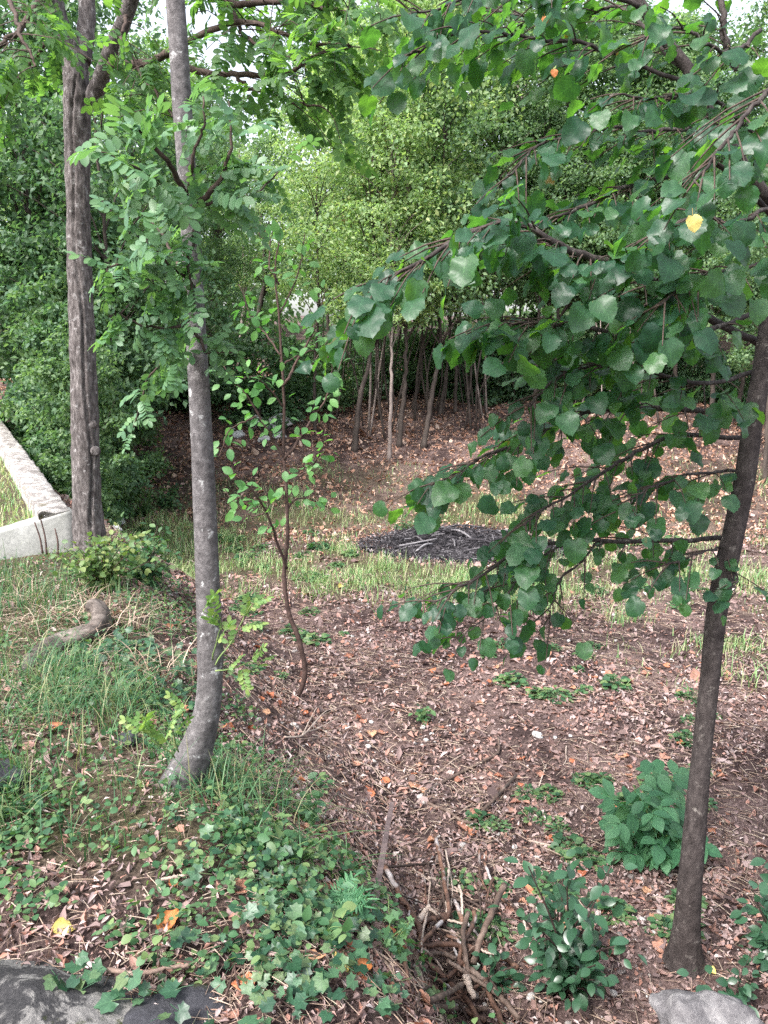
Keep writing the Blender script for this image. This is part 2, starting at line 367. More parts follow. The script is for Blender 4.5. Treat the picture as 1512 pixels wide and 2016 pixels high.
M['ground'] = ground_mat()

# ------------------------------------------------------------------ terrain
EDGE = np.array([(-60, 46), (-20, 30), (-9.0, 17.5), (-4.9, 10.6), (-2.55, 7.3), (-2.0, 6.4), (-1.65, 5.4), (-1.2, 4.2), (-0.66, 2.85), (-0.36, 2.35), (-0.14, 1.95), (0.06, 1.6), (0.4, 1.48), (1.2, 1.42), (4, 1.2), (60, -8)], float)
def edge_dist(x, y):
    """signed distance to the crest of the bank, positive on the low side"""
    best = np.full(np.shape(x), 1e9); sgn = np.ones(np.shape(x))
    for a, b in zip(EDGE[:-1], EDGE[1:]):
        d = b - a; L2 = d.dot(d)
        t = np.clip(((x - a[0]) * d[0] + (y - a[1]) * d[1]) / L2, 0, 1)
        qx, qy = x - (a[0] + t * d[0]), y - (a[1] + t * d[1])
        dd = np.hypot(qx, qy); cr = d[0] * qy - d[1] * qx
        k = dd < best
        best = np.where(k, dd, best); sgn = np.where(k, np.sign(cr), sgn)
    return best * sgn
CY = np.array([-50, 2, 3.2, 5.5, 8, 10, 12.5, 14, 16, 20, 28, 45, 90, 400], float)
CZ = np.array([-2.4, -2.42, -2.5, -2.6, -2.78, -2.9, -2.98, -2.86, -2.4, -1.55, -0.7, 0.9, 3.0, 6.0], float)
BY = np.array([-60, 1, 2.5, 4, 6, 8, 14, 30, 60, 400], float)
BZ = np.array([-1.5, -1.48, -1.52, -1.6, -1.62, -1.62, -1.5, -0.6, 1.5, 6.0], float)
def ground_z(x, y):
    x = np.asarray(x, float); y = np.asarray(y, float)
    cl = np.interp(y, CY, CZ) + 0.16 * (fbm(x * 0.35, y * 0.35, 3) - 0.5) + 0.07 * (fbm(x * 1.6, y * 1.6, 5) - 0.5)
    bk = np.interp(y, BY, BZ) + 0.10 * (fbm(x * 0.8, y * 0.8, 7) - 0.5) + 0.05 * (fbm(x * 4, y * 4, 9) - 0.5)
    e = edge_dist(x, y)
    w = (1.0 + 0.25 * np.clip((y - 2.5) / 4, 0, 1)) * (1 - 0.75 * sstep(-0.1, 0.5, x)) * (0.8 + 0.5 * fbm(x * 1.1, y * 1.1, 15))
    m = 1 - sstep(-0.25, 1.0, e / w)
    far = sstep(20, 45, y)
    z = cl * (1 - m) + np.maximum(bk, cl) * m
    z = z * (1 - far) + cl * far
    return z + 0.02 * (fbm(x * 11, y * 11, 13, 3) - 0.5)
def gz(x, y): return float(ground_z(np.array([x]), np.array([y]))[0])
def G(px, py):
    """where the line of sight through a photo pixel meets the ground"""
    r = ray(px, py); t = np.linspace(1.2, 60, 6000)
    p = t[:, None] * r
    hit = np.nonzero(p[:, 2] < ground_z(p[:, 0], p[:, 1]))[0]
    if not len(hit): return p[-1]
    return p[hit[0]]
# fire pit centre
FIRE = G(908, 1078)
def pit_mask(x, y):
    d = np.hypot((x - FIRE[0]) / 1.45, (y - FIRE[1]) / 1.15)
    return d + 0.35 * (fbm(np.asarray(x) * 1.3, np.asarray(y) * 1.3, 31) - 0.5)
def green_mask(x, y):
    x = np.asarray(x, float); y = np.asarray(y, float)
    e = edge_dist(x, y)
    n = fbm(x * 0.7, y * 0.7, 21)
    mead = sstep(7.6, 9.6, y + 0.30 * x * (x < 0) + 1.6 * (n - 0.5)) * (1 - sstep(13.6, 16.4, y + 3 * (n - 0.5) - 0.12 * x))
    mead = mead * (0.3 + 0.7 * sstep(0.38, 0.56, fbm(x * 0.75, y * 0.75, 23))) * (1 - 0.55 * sstep(1.5, 4.0, x))
    right = 0.5 * sstep(5.0, 6.4, y) * sstep(1.6, 2.6, x) * (1 - sstep(9, 11, y)) * sstep(0.42, 0.6, fbm(x * 0.8, y * 0.8, 27))
    bank = 1 - sstep(-0.5, 0.15, e)
    bank = bank * sstep(1.9, 2.3, y + 0.2 * (x + 1)) * (0.6 + 0.4 * sstep(0.4, 0.55, fbm(x * 1.1, y * 1.1, 25)))
    g = np.maximum(np.maximum(mead, right) * (e > 0), bank)
    return np.clip(g * sstep(1.0, 1.35, pit_mask(x, y)), 0, 1)

def axis(a, b, c0, c1, fine, grow):
    core = list(np.arange(c0, c1 + 1e-9, fine)); st = fine
    hi = []; v = core[-1]
    while v < b: st *= grow; v += st; hi.append(v)
    st = fine; lo = []; v = core[0]
    while v > a: st *= grow; v -= st; lo.append(v)
    return np.array(lo[::-1] + core + hi)
xs = axis(-300, 300, -4.2, 4.6, 0.045, 1.07); ys = axis(-40, 500, 1.2, 8.0, 0.045, 1.05)
X, Y = np.meshgrid(xs, ys)
Z = ground_z(X, Y)
nx, ny = len(xs), len(ys)
ii, jj = np.meshgrid(np.arange(ny - 1), np.arange(nx - 1), indexing='ij')
q = np.stack([ii * nx + jj, ii * nx + jj + 1, (ii + 1) * nx + jj + 1, (ii + 1) * nx + jj], -1).reshape(-1, 4)
gme = mesh('ground', np.stack([X, Y, Z], -1).reshape(-1, 3), q)
at = gme.attributes.new('green', 'FLOAT', 'POINT'); at.data.foreach_set('value', green_mask(X, Y).ravel().astype(np.float32))
obj('ground', gme, M['ground'], kind='structure', label='woodland floor of a clearing with a grassy bank on one side')

def clear_line(px, py): return tuple(G(px, py))

# ------------------------------------------------------------------ leaf templates  (x side, y towards the tip, z upper face)
def blade_template(outline, fold=0.25, droop=0.25):
    """outline: (y, half width) rows from stalk to tip -> folded leaf blade"""
    o = np.array(outline, float); n = len(o)
    mid = np.stack([np.zeros(n), o[:, 0], -droop * o[:, 0] ** 2], -1)
    L = np.stack([-o[:, 1], o[:, 0], fold * o[:, 1] - droop * o[:, 0] ** 2], -1)
    Rr = L * [-1, 1, 1]
    V = np.concatenate([mid, L, Rr]); f4 = []
    for i in range(n - 1):
        f4.append((n + i, i, i + 1, n + i + 1)); f4.append((i, 2 * n + i, 2 * n + i + 1, i + 1))
    return V, [np.array(f4)]
QUAD = (np.array([[0, 0, 0], [-0.32, 0.45, 0.1], [0, 1, -0.15], [0.32, 0.45, 0.1]]), [np.array([[0, 2, 1], [0, 3, 2]])])
OVAL = blade_template([(0, 0.02), (0.2, 0.24), (0.45, 0.33), (0.7, 0.27), (0.9, 0.12), (1.0, 0.01)], 0.2, 0.2)
LEAFLET = blade_template([(0, 0.03), (0.2, 0.22), (0.5, 0.3), (0.8, 0.24), (1.0, 0.03)], 0.15, 0.12)
ROUND = blade_template([(-0.12, 0.12), (0.08, 0.4), (0.4, 0.5), (0.75, 0.33), (0.95, 0.05)], 0.15, 0.2)

def linden_leaf(seed):
    r = np.random.default_rng(seed)
    out = [(0.0, 0.0), (-0.06, 0.13), (-0.05, 0.28), (0.05, 0.41), (0.19, 0.49), (0.36, 0.52), (0.53, 0.49), (0.68, 0.42), (0.81, 0.29), (0.90, 0.13), (0.99, 0.0)]
    side = {}
    for sgn in (-1, 1):
        pts = []
        for i, (y, w) in enumerate(out):
            k = 1 + r.normal(0, 0.05)
            pts.append((sgn * w * k, y + r.normal(0, 0.012)))
            if 1 < i < len(out) - 1:                    # a tooth
                y2, w2 = out[i + 1]
                mx, my = sgn * (w + w2) / 2 * 0.92, (y + y2) / 2
                pts.append((mx, my - 0.01))
        side[sgn] = pts
    cup, dr, tw = r.uniform(-0.35, 0.45), r.uniform(0.05, 0.75), r.uniform(-0.5, 0.5)
    wv, ph = r.uniform(0.04, 0.11), r.uniform(0, 6)
    V, F = [], []
    def add(x, y):
        z = cup * x * x * 1.6 - dr * y * y * 0.6 + tw * x * y + wv * math.sin(9 * y + ph + 5 * x) * abs(x) * 2
        V.append((x, y, z)); return len(V) - 1
    n = len(side[1]); mid = [add(0, 0.0 + 1.02 * max(0, i) / (n - 1)) for i in range(n)]
    for sgn in (-1, 1):
        e = [add(x, y) for x, y in side[sgn]]
        h = [add(x * 0.55, y * 0.75 + 0.25 * V[mid[i]][1]) for i, (x, y) in enumerate(side[sgn])]
        for i in range(n - 1):
            a = (mid[i], h[i], h[i + 1], mid[i + 1]); b = (h[i], e[i], e[i + 1], h[i + 1])
            F += [a, b] if sgn > 0 else [a[::-1], b[::-1]]
    V = np.array(V)
    # stalk
    tv, tf = tube([(0, -0.42, 0.12), (0, -0.2, 0.03), (0, 0.02, 0)], [0.012, 0.011, 0.009], 3, False)
    mb = MB().add(V, np.array(F)); mb.add(tv, tf)
    return np.concatenate(mb.V), [np.concatenate(mb.F[4])]

def lobed_leaf(seed, lobes=5, depth=0.45):
    """ivy-like lobed leaf as a fan"""
    r = np.random.default_rng(seed)
    ang = {5: [(-150, .55), (-105, .72), (-54, .82), (0, .95), (54, .82), (105, .72), (150, .55)], 3: [(-120, .5), (-60, .8), (0, 1.0), (60, .8), (120, .5)]}[lobes]
    ring = []
    for i, (a, rad) in enumerate(ang):
        if i: ring.append(((ang[i - 1][0] + a) / 2, min(rad, ang[i - 1][1]) * (1 - depth * r.uniform(0.75, 1.1))))
        ring.append((a + r.normal(0, 4), rad * r.uniform(0.92, 1.05)))
    V = [(0, 0.0, 0)]
    curl = r.uniform(-0.15, 0.2)
    for a, rad in ring:
        t = math.radians(a); x, y = math.sin(t) * rad * 0.62, math.cos(t) * rad * 0.62
        V.append((x, y, curl * rad * rad + r.normal(0, 0.03)))
    n = len(ring)
    F = np.array([(0, i + 2, i + 1) for i in range(n - 1)])
    tv, tf = tube([(0, -0.7, -0.1), (0, -0.3, 0.0), (0, 0, -0.005)], 0.018, 3, False)
    mb = MB().add(np.array(V), F); mb.add(tv, tf)
    return np.concatenate(mb.V), [np.concatenate(mb.F[3]), np.concatenate(mb.F[4])]

def dead_leaf(seed, n=8, m=6):
    """curled, crumpled fallen leaf, about 1 long"""
    r = np.random.default_rng(seed)
    out = np.interp(np.linspace(0, 1, n), [0, .12, .35, .6, .85, 1], [0.05, .33, .46, .38, .2, .02])
    V = []; c1, c2, ph = r.uniform(0.3, 1.3), r.uniform(-0.5, 1.2), r.uniform(0, 6)
    for i in range(n):
        y = i / (n - 1)
        for j in range(m):
            t = (j / (m - 1) - 0.5) * 2; w = out[i] * (1 + 0.16 * math.sin(i * 2.7 + ph + t * 3))
            V.append((t * w * math.cos(c1 * t * 0.6), y - 0.5 + 0.03 * math.sin(j * 3 + ph), c1 * (t * w) ** 2 * 1.2 + c2 * (y - 0.5) ** 2 * 0.6 + 0.05 * math.sin(5 * y + 4 * t + ph)))
    F = np.array([(i * m + j, i * m + j + 1, (i + 1) * m + j + 1, (i + 1) * m + j) for i in range(n - 1) for j in range(m - 1)])
    V = np.array(V); V[:, 2] -= V[:, 2].min()
    return V, [F]

def pinnate_leaf(seed, pairs=6, leaflet=LEAFLET, size=0.32, stalk=True, curve_=0.25):
    """compound leaf with a stalk and opposite leaflets, 1 long"""
    r = np.random.default_rng(seed); mb = MB()
    t = np.linspace(0, 1, 8); ax = np.stack([0.06 * r.normal() * t ** 2, t, -curve_ * t ** 2], -1)
    tv, tf = tube(ax, np.linspace(0.009, 0.005, 8), 3, False); mb.add(tv, tf)
    pos, tip, nor, sc = [], [], [], []
    for i in range(pairs):
        u = 0.22 + 0.72 * i / (pairs - 1)
        p = np.array([np.interp(u, t, ax[:, k]) for k in range(3)])
        for s in (-1, 1):
            if r.random() < 0.05: continue
            pos.append(p); tip.append([s * 1.0, 0.35 + r.normal(0, .15), -0.25 + r.normal(0, .2)]); nor.append([r.normal(0, .2), r.normal(0, .2), 1]); sc.append(size * r.uniform(0.8, 1.12))
    pos.append(ax[-1]); tip.append([0, 1, -0.3]); nor.append([0, 0.2, 1]); sc.append(size)
    scatter(mb, leaflet, np.array(pos), basis(np.array(tip), np.array(nor)), np.array(sc))
    return np.concatenate(mb.V), [np.concatenate(v) for v in mb.F.values()]

LINDEN = [linden_leaf(k) for k in range(12)]
LINDEN_ME = [leaf_mesh('linden_leaf', *t) for t in LINDEN]
PINN = [pinnate_leaf(k, 5 + k % 3, curve_=0.15 + 0.12 * (k % 3)) for k in range(5)]

def rock_mesh(seed, dims, sub=3, cuts=9, rough=0.05, flat=False):
    r = np.random.default_rng(seed); bm = bmesh.new()
    bmesh.ops.create_icosphere(bm, subdivisions=sub, radius=1.0)
    V = np.array([v.co for v in bm.verts]); F = np.array([[v.index for v in f.verts] for f in bm.faces]); bm.free()
    for k in range(cuts):
        nn = nrm(r.normal(size=3)); d = r.uniform(0.5, 0.85)
        over = np.maximum(V @ nn - d, 0); V = V - over[:, None] * nn * 0.92
    off = r.uniform(0, 50)
    V = V * (1 + np.array([rough * 2.2 * mnoise.fractal(Vector(v * 2.1 + off), 1.0, 2.0, 5) for v in V]))[:, None]
    V *= np.asarray(dims)
    me = mesh('rock', V, F)
    if flat: me.polygons.foreach_set('use_smooth', np.zeros(len(F), bool))
    return me

def PY(px, py, y):                              # point on the line of sight at ground distance y
    r = ray(px, py); return r * (y / r[1])
def leaf_parts(root, name, meshes, tmpls, mat, pos, Rm, s, limit=300, rest='foliage', var=None):
    """the largest-showing leaves become parts of their plant, the rest one joined part"""
    pos = np.asarray(pos, float); s = np.asarray(s, float); L = np.array(root.location)
    order = np.argsort(-s / np.linalg.norm(pos, axis=1))
    k = np.arange(len(pos)) % len(meshes) if var is None else var
    for i in order[:limit]:
        o = obj(name, meshes[k[i]], mat, root); place(o, pos[i] - L, Rm[i], s[i])
    r = order[limit:]
    if len(r):
        mb = MB()
        for v in range(len(meshes)):
            q = r[k[r] == v]
            if len(q): scatter(mb, tmpls[v], pos[q] - L, Rm[q], s[q])
        obj(rest, mb.me(rest), mat, root, kind='stuff')

# ------------------------------------------------------------------ retaining wall and terrace lawn, left
W0 = PY(143, 1006, 6.1)                        # the corner
W1 = np.array([-2.92, 5.84, -1.40]); W2 = W1 + (W1 - W0) * 4.5
S1 = np.array([-6.75, 13.9, -1.22]); S2 = S1 + (S1 - W0) * 0.6
def wall_prism(A, B, th, h, seg, side, jag=0.004, seed=0):
    """upright wall from A to B (top edge line on its outer side), thickness to `side`"""
    d = nrm((B - A) * [1, 1, 0]); nrmv = np.array([-d[1], d[0], 0]) * side
    V = []; r = np.random.default_rng(seed)
    for i in range(seg + 1):
        p = A + (B - A) * i / seg
        w = [r.normal(0, jag) for _ in range(6)]
        bev = 0.012
        V += [p + [0, 0, -h], p + [0, 0, -bev + w[0]] + nrmv * w[1] * .3, p + nrmv * (bev + abs(w[1])) + [0, 0, w[2]], p + nrmv * (th / 2) + [0, 0, w[3] + .004], p + nrmv * (th - bev - abs(w[4])) + [0, 0, w[5]], p + nrmv * th + [0, 0, -bev], p + nrmv * th + [0, 0, -h]]
    n = 7
    F = [(i * n + j, (i + 1) * n + j, (i + 1) * n + j + 1, i * n + j + 1) for i in range(seg) for j in range(n - 1)]
    F4 = np.array(F) if side < 0 else np.array(F)[:, ::-1]
    V = np.array(V)
    caps = [np.array([list(range(n))]), np.array([[seg * n + j for j in range(n - 1, -1, -1)]])]
    return V, [F4] + caps
wall = empty('retaining_wall', (W0[0], W0[1], W0[2] - 0.5), label='low concrete retaining wall cornering around a grassy terrace beside the cracked trunk', cat='wall')
L = np.array(wall.location)
V, F = wall_prism(W0, W2, 0.19, 0.62, 40, -1, 0.003, 1); obj('concrete_front', mesh('concrete_front', V - L, F), M['concrete'], wall, label='smooth grey concrete front of the low wall')
V, F = wall_prism(W0 + [-0.02, 0.02, 0.006], S2, 0.24, 1.3, 110, 1, 0.009, 2); obj('stone_side', mesh('stone_side', V - L, F), M['coping'], wall, label='rough lichened stone side of the low wall')
# lawn behind the wall
dS, dW = (S2 - W0), (W2 - W0)
uu, vv = np.meshgrid(np.linspace(0.012, 1, 60), np.linspace(0.04, 1, 40), indexing='ij')
TL = W0 + uu[..., None] * dS + vv[..., None] * dW * 1.2
TL[..., 2] = TL[..., 2] - 0.09 + 0.05 * (fbm(TL[..., 0] * 2, TL[..., 1] * 2, 41) - 0.5)
i, j = np.meshgrid(np.arange(59), np.arange(39), indexing='ij')
me = mesh('terrace_lawn', TL.reshape(-1, 3), np.stack([i * 40 + j, (i + 1) * 40 + j, (i + 1) * 40 + j + 1, i * 40 + j + 1], -1).reshape(-1, 4)[:, ::-1])
at = me.attributes.new('green', 'FLOAT', 'POINT'); at.data.foreach_set('value', np.full(len(me.vertices), 0.8, np.float32))
obj('terrace_lawn', me, M['ground'], kind='structure', label='dry grassy terrace held by the low concrete wall')

# ------------------------------------------------------------------ cracked tree, left, with the overhanging canopy
Y1 = 6.0
base1 = PY(175, 1064, Y1); base1[2] = gz(base1[0], base1[1]) - 0.03
t1 = empty('tree', base1, label='rough tree with a deep crack down its lichened trunk beside the wall corner', cat='tree')
ctl = [(178, 1085, 78), (176, 1055, 68), (171, 980, 62), (168, 850, 59), (163, 700, 54), (158, 560, 50), (154, 420, 48), (152, 300, 50), (152, 200, 54), (148, 130, 50), (140, 80, 40)]
pts = curve([PY(a, b, Y1) for a, b, w in ctl], 150)
rad = np.interp(np.linspace(0, 1, 150), np.linspace(0, 1, len(ctl)), [w / 2 * 0.88 * 6.1 / FPX for a, b, w in ctl])
def crack(th, i):
    t = i / 150
    c = -1.25 + 0.35 * math.sin(t * 7) + 0.12 * math.sin(t * 31)
    d = (th - c + math.pi) % (2 * math.pi) - math.pi
    dep = 0.26 * (0.55 + 0.45 * math.sin(t * 17 + 1) ** 2) * (t < 0.86)
    pl = fbm(th * 3.2, np.full_like(th, i * 0.42), 51, 4) - 0.5
    hump = 0.10 * math.exp(-((i % 37 - 18) / 5) ** 2) * np.cos(th * 2 + i // 37)
    return 1 - dep * np.exp(-(d / 0.085) ** 2) + 0.05 * np.exp(-((np.abs(d) - 0.2) / 0.1) ** 2) + 0.2 * pl + 0.6 * hump
V, F = tube(pts, rad, 56, True, crack)
trunk1 = obj('trunk', mesh('trunk', V - base1, F), M['bark_rough'], t1)
for (a, b, rr, dx) in ((140, 522, 0.034, -0.3), (187, 888, 0.036, 0.5), (183, 835, 0.03, 0.5), (151, 690, 0.028, -0.2)):     # sawn branch stubs
    p = PY(a, b, Y1 - 0.065); d = nrm(np.array([dx, -1, 0.1]))
    V, F = tube([p - d * 0.05, p - d * 0.015, p + d * 0.004, p + d * 0.006], [rr * 1.35, rr * 1.15, rr * .9, rr * 0.75], 14)
    obj('branch_stub', mesh('branch_stub', V - base1, F), M['bark_rough'], trunk1)
def branch_obj(root, ctrl, r0, r1, mat, n=40, sides=10, name='branch', seed=0, wob=0.0):
    pts = curve(ctrl, n)
    if wob:
        r = np.random.default_rng(seed); k = np.cumsum(r.normal(0, wob, (n, 3)), 0); k -= np.linspace(0, 1, n)[:, None] * k[-1]; pts = pts + k
    V, F = tube(pts, np.linspace(r0, r1, n), sides)
    obj(name, mesh(name, V - np.array(root.location), F), mat, root)
    return pts
canopy = []
for k, (c, r0, r1) in enumerate((
        ([(142, 110, 6.0), (120, 50, 5.95), (98, -20, 5.9), (70, -120, 5.8)], 0.075, 0.05),
        ([(160, 120, 6.0), (172, 50, 6.05), (172, -40, 6.1), (180, -140, 6.1)], 0.065, 0.045),
        ([(178, 200, 6.0), (198, 160, 5.95), (215, 110, 5.85), (245, 40, 5.75), (280, -60, 5.6)], 0.06, 0.045))):
    canopy.append(branch_obj(t1, [PY(*p) for p in c], r0, r1, M['bark_rough'], 30, 14, 'limb', k, 0.002))
for k, (c, r0, r1) in enumerate((
        ([(212, 128, 5.85), (270, 122, 5.6), (330, 104, 5.3), (430, 70, 5.0), (520, 60, 4.8), (600, 90, 4.7), (690, 90, 4.6)], 0.03, 0.006),
        ([(330, 104, 5.3), (385, 142, 5.1), (480, 148, 4.9), (560, 135, 4.8), (630, 100, 4.7), (690, 92, 4.6)], 0.022, 0.006),
        ([(470, 148, 4.9), (510, 178, 4.8), (570, 205, 4.7), (640, 214, 4.6)], 0.012, 0.005),
        ([(420, -40, 5.0), (460, 20, 4.9), (480, 70, 4.85), (530, 95, 4.75), (600, 120, 4.7)], 0.016, 0.005),
        ([(280, -60, 5.6), (380, -10, 5.2), (480, 10, 5.0), (600, 0, 4.8), (720, 30, 4.6)], 0.03, 0.007),
        ([(250, 30, 5.7), (240, 90, 5.5), (300, 190, 5.3), (340, 230, 5.2)], 0.014, 0.005),
        ([(98, -20, 5.9), (50, 40, 5.5), (0, 90, 5.2), (-60, 130, 5.0)], 0.025, 0.008),
        ([(70, -100, 5.8), (20, -20, 5.2), (40, 60, 4.8), (70, 130, 4.6)], 0.02, 0.006),
        ([(120, 60, 5.95), (60, 130, 6.2), (10, 200, 6.4), (-40, 260, 6.6)], 0.018, 0.006),
        ([(300, -60, 5.5), (400, -80, 5.0), (560, -60, 4.6), (700, -30, 4.3), (800, 0, 4.2)], 0.03, 0.008))):
    canopy.append(branch_obj(t1, [PY(*p) for p in c], r0, r1, M['twig'], 40, 7, 'branch', 20 + k, 0.006))
pos, tip, nor, sc = [], [], [], []
tw = MB()
for bi, b in enumerate(canopy[3:]):
    seg = np.linalg.norm(np.diff(b, axis=0), axis=1).sum(); n = int(seg / 0.095)
    for t in np.linspace(0.12, 1, n):
        p = b[min(int(t * (len(b) - 1)), len(b) - 1)]; d = nrm(b[-1] - b[0])
        side = nrm(np.cross(d, [0, 0, 1])) * rng.choice([-1, 1])
        td = nrm(d * rng.uniform(0.1, 0.9) + side * rng.uniform(0.3, 1.0) + [0, 0, rng.uniform(-0.5, 0.35)])
        ln = rng.uniform(0.15, 0.5); e = p + td * ln
        q = curve([p, p + td * ln * 0.5 + [0, 0, 0.02], e + [0, 0, -0.05]], 5); V, F = tube(q, [0.004, 0.0035, 0.003, 0.0025, 0.002], 3, False); tw.add(V - base1, F)
        for u in (0.45, 0.72, 1.0):
            pos.append(p + td * ln * u); tip.append(nrm(td + rng.normal(0, 0.5, 3) + [0, 0, -0.25])); nor.append(rng.normal(0, 0.45, 3) + [0, 0, 1]); sc.append(rng.uniform(0.12, 0.2))
obj('twigs', tw.me('twigs'), M['twig'], t1, kind='stuff')
CAN_ME = [leaf_mesh('canopy_leaf', *t) for t in PINN]
leaf_parts(t1, 'leaf', CAN_ME, PINN, M['canopy_pinnate'], pos, basis(np.array(tip), np.array(nor)), sc, 300)

# ------------------------------------------------------------------ smooth grey tree
g2 = G(356, 1556); Y2 = g2[1] + 0.05
t2 = empty('tree', (g2[0], g2[1], g2[2]), label='slim smooth grey trunk with a mossy flared foot and leafy shoots', cat='tree')
L2 = np.array(t2.location)
ctl = [(345, 1590, 120), (352, 1552, 104), (372, 1505, 84), (394, 1450, 68), (409, 1390, 58), (414, 1310, 57), (411, 1200, 55), (407, 1100, 53), (403, 1000, 52), (399, 900, 50), (394, 800, 48), (388, 700, 46), (383, 600, 45), (378, 500, 44), (372, 400, 43), (365, 300, 43), (358, 200, 43), (352, 100, 43), (345, 0, 43), (337, -120, 42), (325, -300, 40), (310, -600, 38)]
pts = curve([PY(a, b, Y2) for a, b, w in ctl], 190)
rad = np.interp(np.linspace(0, 1, 190), np.linspace(0, 1, len(ctl)), [w / 2 * 0.87 * PY(a, b, Y2).dot([0, CP, -SP]) / FPX for a, b, w in ctl])
def smooth(th, i):
    t = i / 190
    ring = 0.07 * math.exp(-((i - 47) / 1.6) ** 2)
    lobes = (0.13 * np.cos(3 * th + 0.6) + 0.08 * np.cos(5 * th)) * max(0, 1 - t / 0.16)
    knot = 0.16 * np.exp(-((th - 5.9) / 0.3) ** 2) * math.exp(-((i - 94) / 2.5) ** 2)
    return 1 + ring + lobes + knot + 0.07 * (fbm(th * 2, np.full_like(th, i * 0.09), 61, 3) - 0.5)
V, F = tube(pts, rad, 40, True, smooth)
obj('trunk', mesh('trunk', V - L2, F), M['bark_smooth'], t2)
trunk2 = pts
pos, tip, nor, sc = [], [], [], []
shoots = [
    [(372, 392, Y2 - .06), (350, 345, Y2 - .12), (315, 300, Y2 - .2), (270, 262, Y2 - .25), (215, 250, Y2 - .3)],
    [(385, 420, Y2 - .06), (410, 385, Y2 - .1), (440, 340, Y2 - .1), (458, 280, Y2 - .1), (450, 200, Y2 - .05)],
    [(360, 380, Y2 - .07), (320, 360, Y2 - .25), (270, 330, Y2 - .35), (200, 300, Y2 - .45)],
    [(385, 410, Y2 - .08), (440, 390, Y2 - .1), (500, 380, Y2), (560, 330, Y2 + .15)],
    [(372, 600, Y2 - .06), (340, 585, Y2 - .2), (300, 560, Y2 - .3), (240, 520, Y2 - .35), (200, 530, Y2 - .4)],
    [(378, 430, Y2 - .1), (385, 470, Y2 - .2), (375, 530, Y2 - .25), (385, 600, Y2 - .25)],
    [(380, 620, Y2 - .06), (350, 640, Y2 - .2), (300, 650, Y2 - .25), (240, 620, Y2 - .3)],
    [(385, 640, Y2 - .08), (400, 670, Y2 - .15), (420, 700, Y2 - .15), (470, 690, Y2 - .1)],
    [(368, 380, Y2 - .1), (372, 320, Y2 - .2), (385, 260, Y2 - .22), (400, 190, Y2 - .2)],
    [(375, 560, Y2 + .06), (330, 480, Y2 + .2), (280, 430, Y2 + .3), (230, 430, Y2 + .35)],
    [(372, 660, Y2 + .05), (340, 700, Y2 + .15), (300, 740, Y2 + .2), (260, 850, Y2 + .25)],
    [(376, 600, Y2 - .06), (380, 560, Y2 - .2), (330, 520, Y2 - .28), (290, 470, Y2 - .3)]]
for k, c in enumerate(shoots):
    b = branch_obj(t2, [PY(*p) for p in c], 0.011 if k < 2 else 0.006, 0.0025, M['twig'], 24, 6, 'shoot', 40 + k, 0.003)
    seg = np.linalg.norm(np.diff(b, axis=0), axis=1).sum(); n = max(4, int(seg / 0.04))
    for t in np.linspace(0.25, 1, n):
        p = b[int(t * 23)]; d = nrm(b[-1] - b[0])
        for _ in range(1 if k in (5, 8) else int(rng.integers(1, 3))):
            o = rng.normal(0, 1, 3); o[2] -= 0.5
            pos.append(p + rng.normal(0, 0.012, 3)); tip.append(nrm(d * 0.7 + o)); nor.append(rng.normal(0, 0.45, 3) + [-0.3, -0.5, 1]); sc.append(rng.uniform(0.07, 0.135))
P2_ME = [mesh('shoot_leaf', *t) for t in PINN]
leaf_parts(t2, 'leaf', P2_ME, PINN, M['pinnate'], pos, basis(np.array(tip), np.array(nor)), sc, 270)
# pale young shoots low on the trunk
pos, tip, nor, sc = [], [], [], []
for k, c in enumerate(([(420, 1300, Y2 - .07), (430, 1255, Y2 - .12), (435, 1225, Y2 - .15), (400, 1205, Y2 - .2)], [(425, 1310, Y2 - .05), (455, 1260, Y2), (480, 1215, Y2 + .05), (495, 1190, Y2 + .05)],
                       [(425, 1320, Y2 - .05), (460, 1310, Y2 - .03), (500, 1300, Y2), (515, 1310, Y2)], [(350, 1480, Y2 - .15), (335, 1440, Y2 - .2), (345, 1410, Y2 - .2), (360, 1400, Y2 - .2)],
                       [(345, 1490, Y2 - .15), (310, 1460, Y2 - .2), (290, 1440, Y2 - .22), (280, 1445, Y2 - .25)])):
    b = branch_obj(t2, [PY(*p) for p in c], 0.003, 0.0015, M['green_stem'], 14, 5, 'young_shoot', 60 + k, 0.002)
    for t in np.linspace(0.3, 1, 5):
        pos.append(b[int(t * 13)]); tip.append(nrm(b[-1] - b[0] + rng.normal(0, 0.18, 3) + [0, 0, 0.05])); nor.append(rng.normal(0, 0.4, 3) + [-0.2, -0.6, 0.8]); sc.append(rng.uniform(0.055, 0.1))
PALE_ME = [mesh('pale_leaf', *t) for t in PINN]
leaf_parts(t2, 'young_leaf', PALE_ME, PINN, M['pale_pinnate'], pos, basis(np.array(tip), np.array(nor)), sc, 60)

